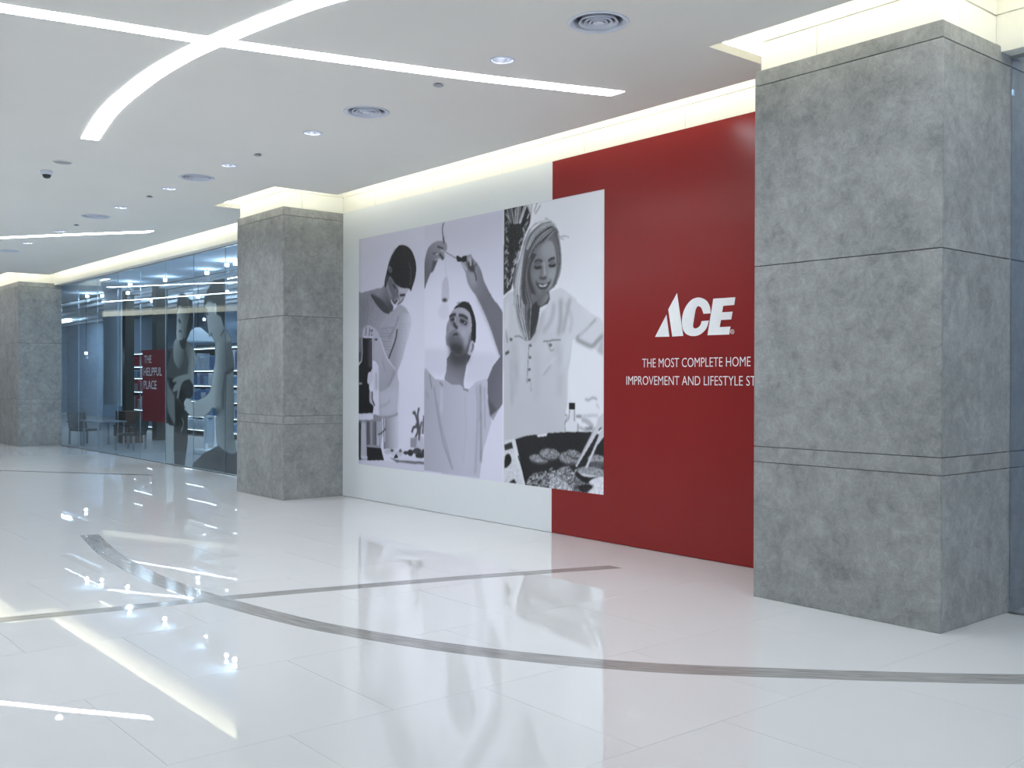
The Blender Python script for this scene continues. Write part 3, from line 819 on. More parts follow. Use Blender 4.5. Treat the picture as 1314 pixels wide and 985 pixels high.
# shirt and upper arm
shirt = F('b2', (50, 820), (110, 890), (165, 950), (240, 962)) + F('b3', (215, 55), (285, 98), (350, 95), (388, 135), (440, 130), (500, 65), (600, 35), (602, 200), (625, 380), (640, 430), (600, 570), (560, 700), (535, 940), (30, 870), (30, 0))
K.fill(shirt, G('b3', 138, (40, 400), 156, (420, 500)), 0.8)
for p, v, w, so in (([(80, 0), (100, 130)], 105, .02, 1), ([(120, 110), (150, 330), (205, 620), (290, 860)], 116, .022, 1.5), ([(150, 250), (180, 450), (235, 650), (270, 800)], 124, .02, 1.5), ([(505, 100), (515, 350), (492, 900)], 134, .03, 2), ([(538, 90), (542, 400), (545, 800)], 112, .03, 2), ([(575, 120), (580, 500)], 128, .02, 1.5), ([(170, 70), (200, 105)], 100, .02, 1), ([(380, 130), (430, 148)], 96, .02, 1), ([(400, 180), (405, 500), (380, 800)], 146, .02, 2), ([(45, 150), (70, 220)], 118, .02, 2), ([(190, 130), (185, 350)], 168, .03, 3)): K.stroke(F('b3', *p), w, v, so, 0.9)
K.fill(F('b3', (625, 385), (725, 275), (660, 425)), 132, 1)
K.fill(F('b3', (646, 430), (756, 225), (760, 985), (530, 950), (560, 720)), 180, 0.9)
K.clip = (PX1, PX3)
arm = F('b2', (765, 960), (830, 800), (915, 690), (965, 640)) + F('c2', (48, 420), (55, 620), (76, 700), (76, 880), (40, 960), (10, 1010)) + F('b3', (690, 325), (627, 380), (606, 230))
K.fill(arm, G('b3', 90, (620, 150), 100, (760, 250)), 0.7)
K.fill(F('b3', (606, 230), (640, 260), (690, 325), (627, 380)), 74, 2, 0.8)
K.stroke(F('c2', (74, 720), (74, 880), (40, 965)), 0.02, 58, 1)
K.clip = (PX1, PX2)
# neck and head
K.fill(F('b2', (300, 720), (350, 640), (500, 640), (575, 680), (525, 790), (492, 985)) + F('b3', (392, 132), (350, 95), (285, 98), (215, 52)) + F('b2', (272, 940), (296, 850)), G('b2', 84, (420, 740), 112, (380, 960)), 0.8)
K.fill(S(F('b2', (345, 590), (420, 580), (510, 640), (545, 700), (450, 780), (370, 770), (340, 700))), 62, 6, 0.85)
K.fill(S(F('b2', (380, 150), (440, 128), (520, 138), (570, 190), (588, 300), (580, 480), (552, 600), (500, 670), (430, 690), (370, 640), (345, 585), (300, 560), (288, 480), (300, 360), (320, 280), (345, 205))), G('b2', 118, (300, 500), 138, (520, 260)), 0.8)
K.fill(S(F('b2', (305, 545), (325, 450), (390, 430), (470, 480), (500, 590), (450, 660), (370, 630))), 80, 4, 0.9)
K.fill(S(F('b2', (335, 560), (420, 545), (490, 600), (450, 680), (375, 650))), 50, 3, 0.9)
K.stroke(F('b2', (585, 440), (560, 560), (505, 650), (440, 690)), 0.06, 66, 3, 0.8)
K.fill(S(F('b2', (360, 640), (440, 670), (530, 650), (555, 700), (470, 760), (380, 750), (345, 690))), 58, 6, 0.6)
K.fill(S(F('b2', (340, 240), (400, 215), (410, 300), (385, 350), (345, 300))), 82, 3, 0.8)
K.fill(S(F('b2', (440, 230), (530, 260), (545, 330), (470, 330), (440, 290))), 84, 3, 0.8)
for p, v, w, so in (([(330, 238), (365, 215), (405, 208)], 44, .03, 1), ([(438, 216), (490, 224), (540, 258)], 44, .03, 1.1), ([(345, 275), (370, 262), (390, 272)], 40, .03, 1), ([(455, 278), (490, 290), (525, 318)], 36, .034, 1), ([(380, 310), (400, 350), (425, 362)], 44, .036, 1.2), ([(395, 240), (400, 300)], 150, .02, 1.2), ([(335, 445), (385, 392), (455, 455)], 92, .018, 1.2), ([(372, 448), (398, 432), (425, 442)], 50, .026, 1), ([(388, 470), (412, 474)], 98, .016, 1.2), ([(470, 400), (510, 440)], 148, .05, 4), ([(312, 300), (305, 400)], 100, .02, 2)): K.stroke(F('b2', *p), w, v, so)
K.fill(ell('b2', 505, 302, 9, 9), 150, 0.6)
K.fill(S(F('b2', (380, 145), (415, 105), (440, 90), (490, 58), (535, 70), (570, 100), (600, 170), (628, 270), (637, 380), (628, 520), (602, 532), (578, 480), (588, 320), (566, 200), (510, 142), (440, 128)), 4), 36, 0.7, grain=3)
for k in range(10): K.stroke(F('b2', (420 + k * 15, 92), (424 + k * 15 + random.uniform(-6, 6), 70 - 10 * math.sin(k / 3.2) + random.uniform(0, 10))), 0.014, 40, 0.8, 0.7)
K.fill(S(F('b2', (588, 508), (618, 540), (605, 630), (572, 672), (545, 652), (558, 570))), 146, 0.8)
K.stroke(F('b2', (600, 545), (598, 600), (575, 640)), 0.016, 74, 0.8)
K.stroke(F('b2', (548, 560), (545, 640)), 0.014, 76, 0.8)
K.fill(F('b2', (548, 700), (578, 668), (540, 762)), 46, 0.8)

# --- picture three: woman at a barbecue
K.clip = (PX2, PX3)
K.fill([(PX2, PZ0), (PX3, PZ0), (PX3, PZ1), (PX2, PZ1)], 196)
K.fill(F('c1', (50, 125), (250, 85), (292, 180), (280, 262), (235, 360), (195, 500), (160, 640), (112, 850), (45, 905)), 44, 1.0, grain=7)
strands('c1', [(60, 130), (100, 250)], [(250, 95), (200, 260)], 12, 0.02, 90, 190, 0.8, 12)
for k in range(26):
    v = random.uniform(150, 800); e = 285 - max(0, v - 200) * 0.28
    K.stroke(F('c1', (e - random.uniform(0, 40), v), (e - random.uniform(20, 50), v + random.uniform(20, 60))), 0.02, random.uniform(110, 190), 0.8, 0.8)
    K.stroke(F('c1', (random.uniform(50, 85), v), (random.uniform(50, 95), v + random.uniform(15, 45))), 0.02, random.uniform(110, 185), 0.8, 0.7)
for p in ([(350, 65), (320, 150)], [(300, 80), (290, 170)], [(380, 90), (330, 170)], [(270, 90), (285, 190)]): K.stroke(F('c1', *p), 0.016, 135, 1)
# blouse
K.fill(F('c1', (45, 935), (90, 885), (140, 862), (150, 985)) + F('c2', (300, 300), (450, 60)) + F('c1', (455, 880), (560, 838), (640, 890), (690, 935)) + F('c2', (720, 62), (840, 160), (910, 192), (945, 240), (945, 525), (900, 505), (850, 460), (780, 428), (700, 386), (668, 392), (650, 560), (620, 680), (616, 985)) + F('c3', (614, 100), (590, 345), (430, 362), (150, 412), (45, 440)), G('c2', 180, (640, 300), 164, (250, 700)), 0.8)
K.fill(F('c2', (45, -40), (45, 640), (75, 700), (110, 985), (600, 985), (560, 300), (300, 300)), 166, 8, 0.6)
K.fill(F('c2', (890, 500), (945, 360), (945, 540)), 140, 2, 0.6)
for p, v, w, so in (([(560, 20), (560, 200), (540, 350)], 134, .05, 3), ([(645, 20), (610, 180), (580, 330)], 138, .04, 2.5), ([(500, 60), (480, 200), (400, 330)], 142, .04, 3), ([(700, 378), (790, 295), (880, 205)], 134, .025, 1.4), ([(730, 345), (820, 245)], 178, .03, 2), ([(700, 388), (830, 450), (880, 415), (940, 350)], 116, .035, 2), ([(390, 705), (450, 620), (545, 525)], 176, .02, 1.4), ([(400, 715), (470, 625)], 136, .02, 2), ([(275, 430), (265, 600), (256, 780)], 112, .012, .7), ([(400, 404), (470, 400), (562, 390)], 96, .014, .7), ([(435, 405), (470, 488), (500, 480)], 118, .012, .8), ([(140, 365), (190, 362), (250, 400)], 104, .014, .8), ([(65, 300), (80, 420)], 118, .02, 1), ([(60, 520), (95, 500)], 52, .03, 1), ([(110, 560), (120, 985)], 144, .03, 3), ([(640, 560), (620, 700), (612, 985)], 174, .02, 1.5), ([(290, 780), (292, 860)], 124, .012, .8), ([(150, 600), (180, 760)], 144, .04, 4)): K.stroke(F('c2', *p), w, v, so, 0.9)
for u, v, r in ((288, 445, 13), (283, 552, 13), (277, 660, 13), (277, 755, 14), (468, 440, 15), (112, 390, 14)): K.fill(ell('c2', u, v, r, r), 84, 0.8)
# neckline, hair, face
K.fill(F('c1', (280, 850), (450, 850)) + F('c2', (462, 20), (445, 65), (372, 102), (360, 200), (332, 330), (290, 398), (245, 330), (215, 150)), 52, 0.9)
K.fill(S(F('c2', (330, -30), (445, -30), (440, 40), (375, 92), (335, 40))), G('c2', 74, (340, 0), 116, (430, 40)), 1.2)
hair = F('c1', (470, 232), (400, 235), (330, 258), (270, 320), (230, 420), (195, 560), (150, 680), (122, 760), (138, 860), (132, 985)) + F('c2', (145, 100), (165, 220), (195, 310), (250, 402), (292, 400), (262, 300), (250, 150)) + F('c1', (310, 985), (500, 830), (550, 720), (566, 600), (556, 450), (540, 330), (510, 270))
K.fill(hair, 96, 0.9)
strands('c1', [(430, 240), (300, 290), (225, 470), (170, 680), (135, 860), (150, 985)], [(440, 262), (330, 320), (258, 480), (230, 680), (210, 860), (215, 985)], 16, 0.016, 110, 200, 0.75, 6)
strands('c1', [(450, 275), (340, 330), (270, 470), (235, 660), (215, 860), (225, 985)], [(470, 300), (400, 380), (310, 520), (270, 700), (275, 860), (310, 985)], 16, 0.02, 48, 118, 0.75, 6)
strands('c2', [(140, -10), (150, 130), (190, 260), (250, 395)], [(300, -10), (290, 130), (280, 260), (285, 390)], 14, 0.018, 60, 165, 0.75, 8)
K.fill(S(F('c1', (330, 470), (400, 418), (480, 425), (512, 520), (522, 620), (515, 720), (482, 820), (432, 885), (365, 912), (312, 860), (276, 780), (262, 680), (282, 570))), G('c1', 98, (280, 700), 132, (500, 620)), 0.9)
K.fill(S(F('c1', (400, 430), (480, 432), (508, 540), (440, 570), (390, 540))), 136, 4, 0.8)
K.fill(S(F('c1', (450, 690), (505, 680), (490, 780), (455, 770))), 140, 3, 0.8)
K.fill(S(F('c1', (300, 690), (370, 680), (360, 770), (310, 780))), 118, 4, 0.7)
for p, v, w, so in (([(325, 606), (355, 590), (395, 600)], 58, .024, 1), ([(448, 597), (480, 576), (508, 572)], 48, .024, .9), ([(322, 648), (350, 660), (388, 652)], 40, .028, 1), ([(452, 634), (485, 642), (515, 630)], 38, .026, .9), ([(330, 622), (380, 620)], 84, .03, 2), ([(460, 612), (508, 606)], 88, .024, 1.5), ([(408, 610), (412, 680), (420, 725)], 152, .024, 1.6), ([(396, 640), (385, 720)], 92, .026, 2), ([(368, 742), (400, 755), (432, 744)], 66, .024, 1.2), ([(335, 770), (345, 800)], 74, .016, 1), ([(468, 760), (470, 790)], 82, .014, 1)): K.stroke(F('c1', *p), w, v, so)
K.fill(S(F('c1', (338, 796), (380, 800), (425, 800), (468, 782), (440, 838), (400, 856), (362, 842))), 62, 0.8)
K.fill(S(F('c1', (358, 806), (400, 815), (444, 799), (418, 827), (380, 828))), 178, 0.7)
K.stroke(F('c1', (380, 870), (420, 872)), 0.02, 96, 1.5)
# fringe falling over the face
K.fill(S(F('c1', (248, 425), (300, 335), (400, 275), (480, 282), (502, 330), (440, 410), (375, 470), (335, 545), (292, 575), (262, 690), (275, 800), (300, 930), (230, 985), (200, 860), (215, 620))), 84, 1.2, 0.92)
strands('c1', [(480, 285), (380, 330), (290, 450), (235, 640)], [(500, 335), (440, 410), (360, 500), (275, 640)], 22, 0.013, 30, 150, 0.85, 8)
strands('c1', [(300, 520), (262, 640), (262, 760), (290, 880)], [(335, 540), (285, 650), (290, 770), (330, 900)], 7, 0.016, 34, 74, 0.85, 4)
strands('c1', [(250, 560), (225, 720), (215, 880), (225, 985)], [(290, 580), (262, 720), (280, 860), (315, 985)], 12, 0.018, 48, 120, 0.8, 5)
K.fill(S(F('c1', (495, 320), (540, 380), (562, 560), (556, 700), (505, 825), (488, 805), (525, 700), (528, 580), (515, 450))), 92, 1)
strands('c1', [(500, 330), (530, 480), (535, 640), (495, 810)], [(530, 340), (558, 480), (562, 640), (520, 800)], 9, 0.014, 50, 170, 0.8, 4)
K.stroke(F('c1', (300, 310), (390, 252), (480, 246)), 0.03, 196, 1.2)
K.stroke(F('c1', (420, 212), (470, 240), (520, 290)), 0.02, 178, 1.2)
K.stroke(F('c1', (380, 300), (430, 280)), 0.02, 190, 1)
for p in ([(548, 380), (600, 372), (635, 384)], [(552, 390), (590, 402)], [(420, 210), (445, 222)]): K.stroke(F('c1', *p), 0.012, 150, 0.8)
strands('c1', [(470, 240), (380, 262), (285, 350), (240, 480)], [(500, 270), (420, 300), (330, 380), (262, 500)], 12, 0.012, 60, 200, 0.7, 6)
strands('c2', [(120, 0), (135, 120), (165, 230), (215, 330)], [(190, 0), (195, 120), (215, 240), (250, 380)], 10, 0.012, 110, 190, 0.7, 8)
K.stroke(F('c1', (285, 600), (268, 690), (290, 800), (345, 895)), 0.035, 70, 3, 0.7)
K.stroke(F('c1', (345, 905), (400, 895), (450, 855)), 0.03, 84, 2.5, 0.7)
for p, v, w, so in (([(400, 120), (380, 250), (300, 420)], 140, .05, 4), ([(130, 420), (150, 620), (140, 900)], 146, .06, 5), ([(520, 420), (560, 620), (545, 900)], 150, .06, 5), ([(330, 500), (350, 700), (330, 950)], 152, .05, 5), ([(640, 400), (600, 560), (560, 700)], 184, .04, 4), ([(80, 40), (75, 200), (60, 330)], 186, .05, 4), ([(760, 110), (840, 190)], 188, .05, 4), ([(600, 60), (660, 200), (640, 330)], 150, .03, 2.5), ([(440, 420), (420, 560)], 176, .04, 4), ([(200, 420), (215, 560), (200, 760)], 176, .04, 4)): K.stroke(F('c2', *p), w, v, so, 0.7)
# table behind
K.fill(F('c3', (45, 420), (150, 405), (230, 820), (45, 800)), 178, 1, grain=7)
for p, v, w in (([(780, 45), (810, 58), (850, 35), (890, 50)], 140, .02), ([(700, 200), (750, 208)], 112, .03), ([(750, 230), (800, 250), (850, 300)], 150, .05), ([(780, 320), (850, 310)], 110, .035), ([(760, 200), (900, 195)], 168, .03), ([(880, 90), (905, 130)], 160, .014), ([(720, 300), (800, 335)], 150, .03)): K.stroke(F('c3', *p), w, v, 1.2, 0.9)
K.fill(F('c3', (645, 145), (684, 150), (690, 210), (716, 260), (716, 350), (592, 350), (600, 270), (635, 215)), 188, 1)
for p in ([(684, 150), (684, 250)], [(640, 150), (630, 230), (600, 260), (598, 345)], [(716, 270), (716, 345)], [(600, 190), (620, 200), (600, 260)]): K.stroke(F('c3', *p), 0.012, 118, 0.8)
K.fill(F('c3', (633, 82), (690, 86), (688, 146), (633, 140)), 26, 0.6)
# grill
K.fill(F('c3', (148, 412), (250, 380), (345, 368), (352, 392), (432, 382), (440, 356), (620, 345), (830, 345), (950, 380), (950, 920), (470, 862), (238, 825)), 36, 0.8, grain=2)
K.fill(F('c3', (118, 428), (150, 415), (242, 825), (212, 822)), 188, 0.8)
K.stroke(F('c3', (175, 560), (215, 680), (240, 790)), 0.016, 26, 0.8)
K.fill(F('c3', (50, 462), (118, 435), (130, 490), (58, 512)), 46, 0.9)
K.fill(S(F('c3', (62, 560), (98, 548), (116, 605), (80, 660), (52, 660))), 28, 0.9)
K.fill(F('c3', (95, 800), (140, 768), (162, 812)), 28, 1.0)
for u, v, ru, rv, ro in ((362, 585, 90, 40, .18), (460, 540, 95, 54, .1), (640, 575, 98, 60, .12), (680, 540, 70, 36, .3), (885, 590, 85, 44, .1)):
    K.fill(ell('c3', u, v + 12, ru, rv, ro), 66, 1, grain=6); K.fill(ell('c3', u, v, ru * .96, rv * .9, ro), 118, 0.9, grain=17)
K.fill(ell('c3', 890, 640, 70, 30, .05), 82, 1.2, grain=8)
K.fill(S(F('c3', (255, 790), (310, 725), (400, 705), (480, 715), (560, 668), (640, 655), (700, 740), (800, 770), (860, 830), (820, 890), (700, 888), (480, 862), (270, 828))), 108, 1, grain=32)
for k in range(70):
    u = random.uniform(280, 840); v = random.uniform(690, 860) if u > 330 else random.uniform(760, 830)
    a = random.uniform(-0.9, 0.5); l = random.uniform(12, 46)
    K.stroke(F('c3', (u, v), (u + l * math.cos(a), v + l * math.sin(a))), random.uniform(.012, .03), random.choice((38, 60, 90, 140, 175, 190)), 0.8, 0.8)
K.fill(S(F('c3', (470, 760), (560, 770), (660, 850), (640, 876), (480, 860))), 148, 1, grain=24)
K.fill(S(F('c3', (720, 840), (790, 815), (850, 840), (800, 888), (740, 878))), 34, 1, grain=10)
K.fill(S(F('c3', (685, 690), (740, 665), (820, 655), (950, 690), (950, 745), (800, 745), (720, 725))), 130, 1, grain=14)
K.fill(S(F('c3', (690, 690), (760, 720), (860, 738), (950, 740), (950, 765), (800, 752), (720, 730))), 188, 0.9)
K.stroke(F('c3', (695, 712), (770, 775), (860, 780), (945, 758)), 0.05, 28, 1.2)
K.fill(S(F('c3', (955, 755), (870, 760), (812, 800), (860, 835), (805, 900), (955, 925))), 192, 1, grain=9)
for p in ([(890, 262), (925, 300), (858, 412), (706, 662), (690, 652), (832, 380)], [(950, 330), (950, 392), (892, 462), (802, 672), (780, 666), (882, 430), (915, 342)], [(900, 215), (950, 170), (950, 345), (905, 310), (885, 265)]):
    K.fill(F('c3', *p), 174, 0.7)
K.stroke(F('c3', (870, 300), (700, 640)), 0.01, 130, 0.7); K.stroke(F('c3', (905, 330), (930, 300)), 0.012, 60, 0.7)

TINT = (-3, -3, 13, 1.55)
M['print'] = print_mat('photo_print')
cuts = [np.searchsorted(K.x, v) for v in (PX1, PX2)]
rngs = [slice(0, cuts[0] + 1), slice(cuts[0], cuts[1] + 1), slice(cuts[1], len(K.x))]
for sl, tn, lab in zip(rngs, (TINT, TINT, (-3, -1, 7, 1.42)),
        ('black and white wall print of a dark haired woman using a juicer', 'black and white wall print of a man fitting a light bulb', 'black and white wall print of a smiling woman at a barbecue')):
    o = K.mesh('wall_print', sl, WALL_Y - 0.0015, tn, M['print']); tag(o, lab, 'wall print', 'photo prints on the hoarding')

# ------------------------------------------------------------------ glass shopfronts
def window(name, edges, label, gm='glass'):
    w = empty(name, ((edges[0] + edges[-1]) / 2, GLASS_Y, 0)); inv = Matrix.Translation(-w.location)
    tag(w, label, kind='structure')
    for a, b_ in zip(edges[:-1], edges[1:]):
        o = box('pane', (a + 0.003, GLASS_Y, 0.012), (b_ - 0.003, GLASS_Y + 0.012, 3.60), M[gm], w); o.matrix_parent_inverse = inv
        if b_ != edges[-1]:
            o = box('glass_joint', (b_ - 0.0026, GLASS_Y + 0.001, 0.012), (b_ + 0.0026, GLASS_Y + 0.011, 3.60), M['steel'], w); o.matrix_parent_inverse = inv
    for z0, z1 in ((0.0, 0.012), (3.585, 3.605)):
        o = box('channel', (edges[0], GLASS_Y - 0.008, z0), (edges[-1], GLASS_Y + 0.02, z1), M['steel'], w); o.matrix_parent_inverse = inv
window('window_1', [-23.956, -22.70, -21.43, -20.18, -18.925, -17.66, -16.40, -15.13, -13.87, -12.703], 'frameless blue tinted glass shopfront left of the concrete column')
window('window_2', [-2.954, -1.69, -0.43, 0.83, 2.09, 3.35, 4.61], 'strip of reflective blue glass at the right edge', 'glass_mirror')

# ------------------------------------------------------------------ shop interior
M['shop_floor'] = plain('shop_floor', (0.24, 0.26, 0.27), 0.35, noise=0.1)
M['shop_wall'] = plain('shop_wall', (0.26, 0.36, 0.48), 0.7)
M['shop_dark'] = plain('shop_dark_ceiling', (0.07, 0.08, 0.09), 0.8)
M['soffit'] = plain('shop_soffit', (0.50, 0.60, 0.72), 0.8)
M['baffle'] = plain('pale_baffle', (0.58, 0.64, 0.70), 0.7)
M['post'] = plain('dark_post', (0.05, 0.055, 0.05), 0.5)
M['shelf'] = plain('white_shelf', (0.72, 0.76, 0.80), 0.45)
M['panel_blue'] = plain('pale_blue_panel', (0.74, 0.85, 0.94), 0.5)
M['brown'] = plain('brown_laminate', (0.10, 0.06, 0.045), 0.5)
M['shop_light'] = emitter('shop_light', (0.78, 0.90, 1.0), 30.0)
M['shelf_light'] = emitter('shelf_light', (0.85, 0.95, 1.0), 5.0)
M['rattan'] = plain('charcoal_rattan', (0.03, 0.035, 0.04), 0.6)
def structure(name, lo, hi, mat, label, parent=None):
    o = box(name, lo, hi, mat, parent); tag(o, label if parent is None else None, kind='structure' if parent is None else None); return o
structure('floor_shop', (-46, 6.62, -0.12), (12, 14, -0.004), M['shop_floor'], 'dark shop floor behind the glass')
structure('wall_shop_back', (-46, 13.0, 0), (12, 13.1, 4.4), M['shop_wall'], 'blue grey back wall of the shop')
structure('wall_shop_side', (-11.6, 6.70, 0), (-11.45, 13.0, 4.4), M['shop_wall'], 'shop side wall')
structure('wall_shop_partition', (-3.4, 6.70, 0), (-3.25, 13.0, 4.4), M['shop_wall'], 'shop partition wall behind the near column')
structure('wall_shop_inner', (-3.2, 9.0, 0), (12, 9.1, 4.3), M['soffit'], 'blue grey wall inside the right hand shop')
structure('ceiling_shop', (-46, 6.9, 4.3), (12, 13.0, 4.4), M['shop_dark'], 'dark open shop ceiling')
structure('ceiling_shop_soffit', (-46, 6.70, 3.60), (-11.6, 8.0, 3.66), M['soffit'], 'blue grey soffit inside the shopfront')
structure('wall_shop_end', (-46.1, 6.70, 0), (-46, 13.0, 4.4), M['shop_wall'], 'far end wall of the shop')
structure('wall_front_left', (-46, GLASS_Y, 0), (-25.75, 6.75, 3.61), M['opp_wall'], 'plain wall beyond the far column')
structure('wall_front_right', (4.61, GLASS_Y, 0), (12, 6.75, 3.61), M['opp_wall'], 'plain wall right of the glass')
for k in range(7):
    y = 8.4 + k * 0.66
    o = box('ceiling_baffle', (-45, y, 3.72), (-11.7, y + 0.26, 3.80), M['baffle']); tag(o, ['nearest', 'second', 'third', 'fourth', 'fifth', 'sixth', 'deepest'][k] + ' pale baffle from the glass under the dark shop ceiling', 'baffle', 'shop ceiling baffles')
ORD = ['first', 'second', 'third', 'fourth', 'fifth', 'sixth', 'seventh', 'eighth', 'ninth', 'tenth', 'eleventh', 'twelfth', 'thirteenth']
for k, (x, y, z) in enumerate(((-30, 8.85, 4.22), (-27.5, 10.2, 4.22), (-24, 11.5, 4.22), (-15.0, 8.42, 3.62), (-15.0, 9.08, 3.62), (-18.0, 9.74, 3.62), (-19.5, 10.4, 3.62), (-39.5, 9.74, 3.62), (-41, 11.06, 3.62))):  # added lamps, mostly out of sight, to brighten the shop interior
    o = box('added_batten_light', (x - 2.0, y, z), (x + 2.0, y + 0.14, z + 0.08), M['shop_light']); tag(o, ORD[k] + ' added batten light brightening the shop behind the glass', 'batten light', 'added shop batten lights')
o = box('added_batten_light', (-1.5, 8.0, 4.22), (2.0, 8.1, 4.30), M['shop_light']); tag(o, 'added batten light brightening the shop behind the near column', 'batten light')  # added lamp that lifts the right hand shop
spot_me = lathe_mesh('lamp_head', [(0, 0), (0.03, 0), (0.035, 0.012), (0.035, 0.06), (0, 0.06)], 16); spot_me.materials.append(M['shop_light'])
for k, (px, py) in enumerate(sorted(((112, 381.5), (131, 381), (110.5, 454.5), (164, 377.5), (167, 367), (195, 388), (212, 361), (254.5, 382.5), (265.5, 352), (262, 411), (291, 342), (302, 340), (291.5, 376)))):
    d = ray(px, py); t = (3.50 - 1.5) / d.z if py < 430 else 8.6 / d.y
    if t * d.y > 12.5 or t < 0: t = 12.2 / d.y
    if t * d.y < 6.9: t = 7.0 / d.y
    q = EYE + d * t
    topz = 3.60 if q.y < 8.0 else 4.30
    r = empty('shop_spotlight', q)
    o = bpy.data.objects.new('lamp_head', spot_me); COL.objects.link(o); o.parent = r
    li = bpy.data.lights.new('spotlight_beam', 'POINT'); li.energy = 9.0; li.color = (0.80, 0.91, 1.0); li.shadow_soft_size = 0.04
    lo = bpy.data.objects.new('spotlight_beam', li); COL.objects.link(lo); lo.parent = r; lo.location = (0, 0, -0.08)
    tube('stem', [(0, 0, 0.06), (0, 0, topz - q.z)], 0.008, M['black'], r, 6)
    tag(r, 'small bright spotlight behind the glass, ' + ORD[k] + ' from the far column', 'spotlight', 'shop spotlights')

def xat(px, y): return at_y(px, 480, y).x
# pale display panel, brown plinth, posts
x0, x1 = xat(133, 7.88), xat(155.5, 7.88)
o = box('hanging_banner', (x0, 7.88, at_y(145, 520, 7.88).z), (x1, 7.90, 3.60), M['panel_blue']); tag(o, 'tall pale blue banner hanging inside the shop window', 'banner')
o = box('plinth', (x0 + 0.5, 8.0, 0), (x1 - 0.05, 8.4, 0.74), M['brown']); tag(o, 'brown box plinth under the pale blue banner', 'plinth')
for px0, px1, lab in ((156.5, 160.5, 'dark steel post beside the pale blue banner'), (195, 200.5, 'dark steel post above the red glass sign')):
    a, b_ = xat(px0, 9.0), xat(px1, 9.0)
    o = box('post', (a, 9.0, 0), (b_, 9.0 + (b_ - a), 4.3), M['post'], bevel=0.01); tag(o, lab, 'post')

def shelving(x0, x1, y, levels, label, depth=0.45, top=None):
    r = empty('shelf_unit', ((x0 + x1) / 2, y, 0)); inv = Matrix.Translation(-r.location)
    def part(nm, lo, hi, mt):
        o = box(nm, lo, hi, mt, r); o.matrix_parent_inverse = inv
    part('back_panel', (x0, y + depth - 0.02, 0), (x1, y + depth, levels[-1] + 0.1), M['shop_dark'])
    for xx in (x0, x1 - 0.04): part('upright', (xx, y, 0), (xx + 0.04, y + depth - 0.02, levels[-1]), M['shop_dark'])
    for z in levels:
        part('shelf', (x0 + 0.04, y, z - 0.035), (x1 - 0.04, y + depth - 0.02, z), M['shelf'])
        part('shelf_light', (x0 + 0.05, y + 0.02, z - 0.05), (x1 - 0.05, y + 0.06, z - 0.036), M['shelf_light'])
    tag(r, label, 'shelf unit', 'shop shelving')
PROD = {}
def pmat(rgb):
    if rgb not in PROD: PROD[rgb] = plain('packaging', rgb, 0.5, noise=0.15, scale=14)
    return PROD[rgb]
REDS = [(0.35, 0.02, 0.05), (0.28, 0.03, 0.08), (0.45, 0.04, 0.06), (0.5, 0.5, 0.55)]
BLUES = [(0.25, 0.42, 0.62), (0.5, 0.62, 0.75), (0.12, 0.22, 0.42), (0.62, 0.7, 0.78), (0.2, 0.2, 0.36)]
WORD = {0: 'dark red', 1: 'plum red', 2: 'bright red', 3: 'pale grey', 4: 'mid blue', 5: 'light blue', 6: 'navy', 7: 'whitish', 8: 'purple'}
LEVEL = ['bottom', 'second lowest', 'third', 'fourth', 'top']
def stock(x0, x1, y, z, h, pal, lev, place, group):
    x = x0 + 0.06
    while x < x1 - 0.2:
        w = random.uniform(0.16, 0.34); hh = h * random.uniform(0.55, 0.92); c = random.choice(pal)
        o = box('product_box', (x, y + 0.07, z + 0.001), (min(x + w - 0.02, x1 - 0.06), y + 0.34, z + hh), pmat(c), bevel=0.006)
        tag(o, WORD[(REDS + BLUES).index(c)] + ' packaged product on the ' + LEVEL[lev] + ' lit shelf ' + place, 'box', group); x += w
GX0, GX1 = xat(160.8, 10.5), xat(214, 10.5)
lv = [0.15, 0.62, 1.15, 1.55, 1.89, 2.28]
shelving(GX0, GX1, 10.5, lv, 'lit white shelf unit with red boxes left of the red glass sign')
for i, (a, b_) in enumerate(zip(lv[:-1], lv[1:])):
    stock(GX0, GX1, 10.5, a, b_ - a - 0.06, REDS if i in (1, 2, 4) else BLUES, i, 'left of the red glass sign', 'products on the red stocked shelves')
WX0, WX1 = xat(232, 10.5), xat(322, 10.5)
lv = [0.2, 0.55, 0.95, 1.36, 1.75, 2.33]
shelving(WX0, WX1, 10.5, lv, 'lit white shelf unit with blue goods behind the printed people')
for i, (a, b_) in enumerate(zip(lv[:-1], lv[1:])):
    stock(WX0, WX1, 10.5, a, b_ - a - 0.06, BLUES, i, 'behind the printed people', 'products on the blue stocked shelves')
me = lathe_mesh('pendant_shade', [(0.03, 0.0), (0.06, 0.02), (0.44, -0.30), (0.45, -0.33), (0.43, -0.33), (0.05, -0.01)], 28)
p = at_y(254, 440, 9.6)
r = empty('pendant_lamp', (p.x, 9.6, 2.72)); tag(r, 'pale blue conical pendant lamp above the shelves', 'pendant lamp')
me.materials.append(M['panel_blue']); link('shade', me, None, r)
o = tube('cord', [(0, 0, 0.0), (0, 0, 1.58)], 0.008, M['black'], r)
p = at_y(270, 560, 8.2)
r = empty('display_stand', (p.x, 8.2, 0)); tag(r, 'white framed display stand beside the printed woman', 'display stand')
for dx in (-0.22, 0.22):
    box('upright', (dx - 0.035, -0.035, 0), (dx + 0.035, 0.035, 0.72), M['shelf'], r, 0.004)
box('top_rail', (-0.26, -0.035, 0.72), (0.26, 0.035, 0.77), M['shelf'], r, 0.004)
box('foot', (-0.38, -0.2, 0.0), (0.38, 0.2, 0.09), M['shelf'], r, 0.006)
box('board', (-0.18, -0.012, 0.2), (0.18, 0.012, 0.66), M['panel_blue'], r)

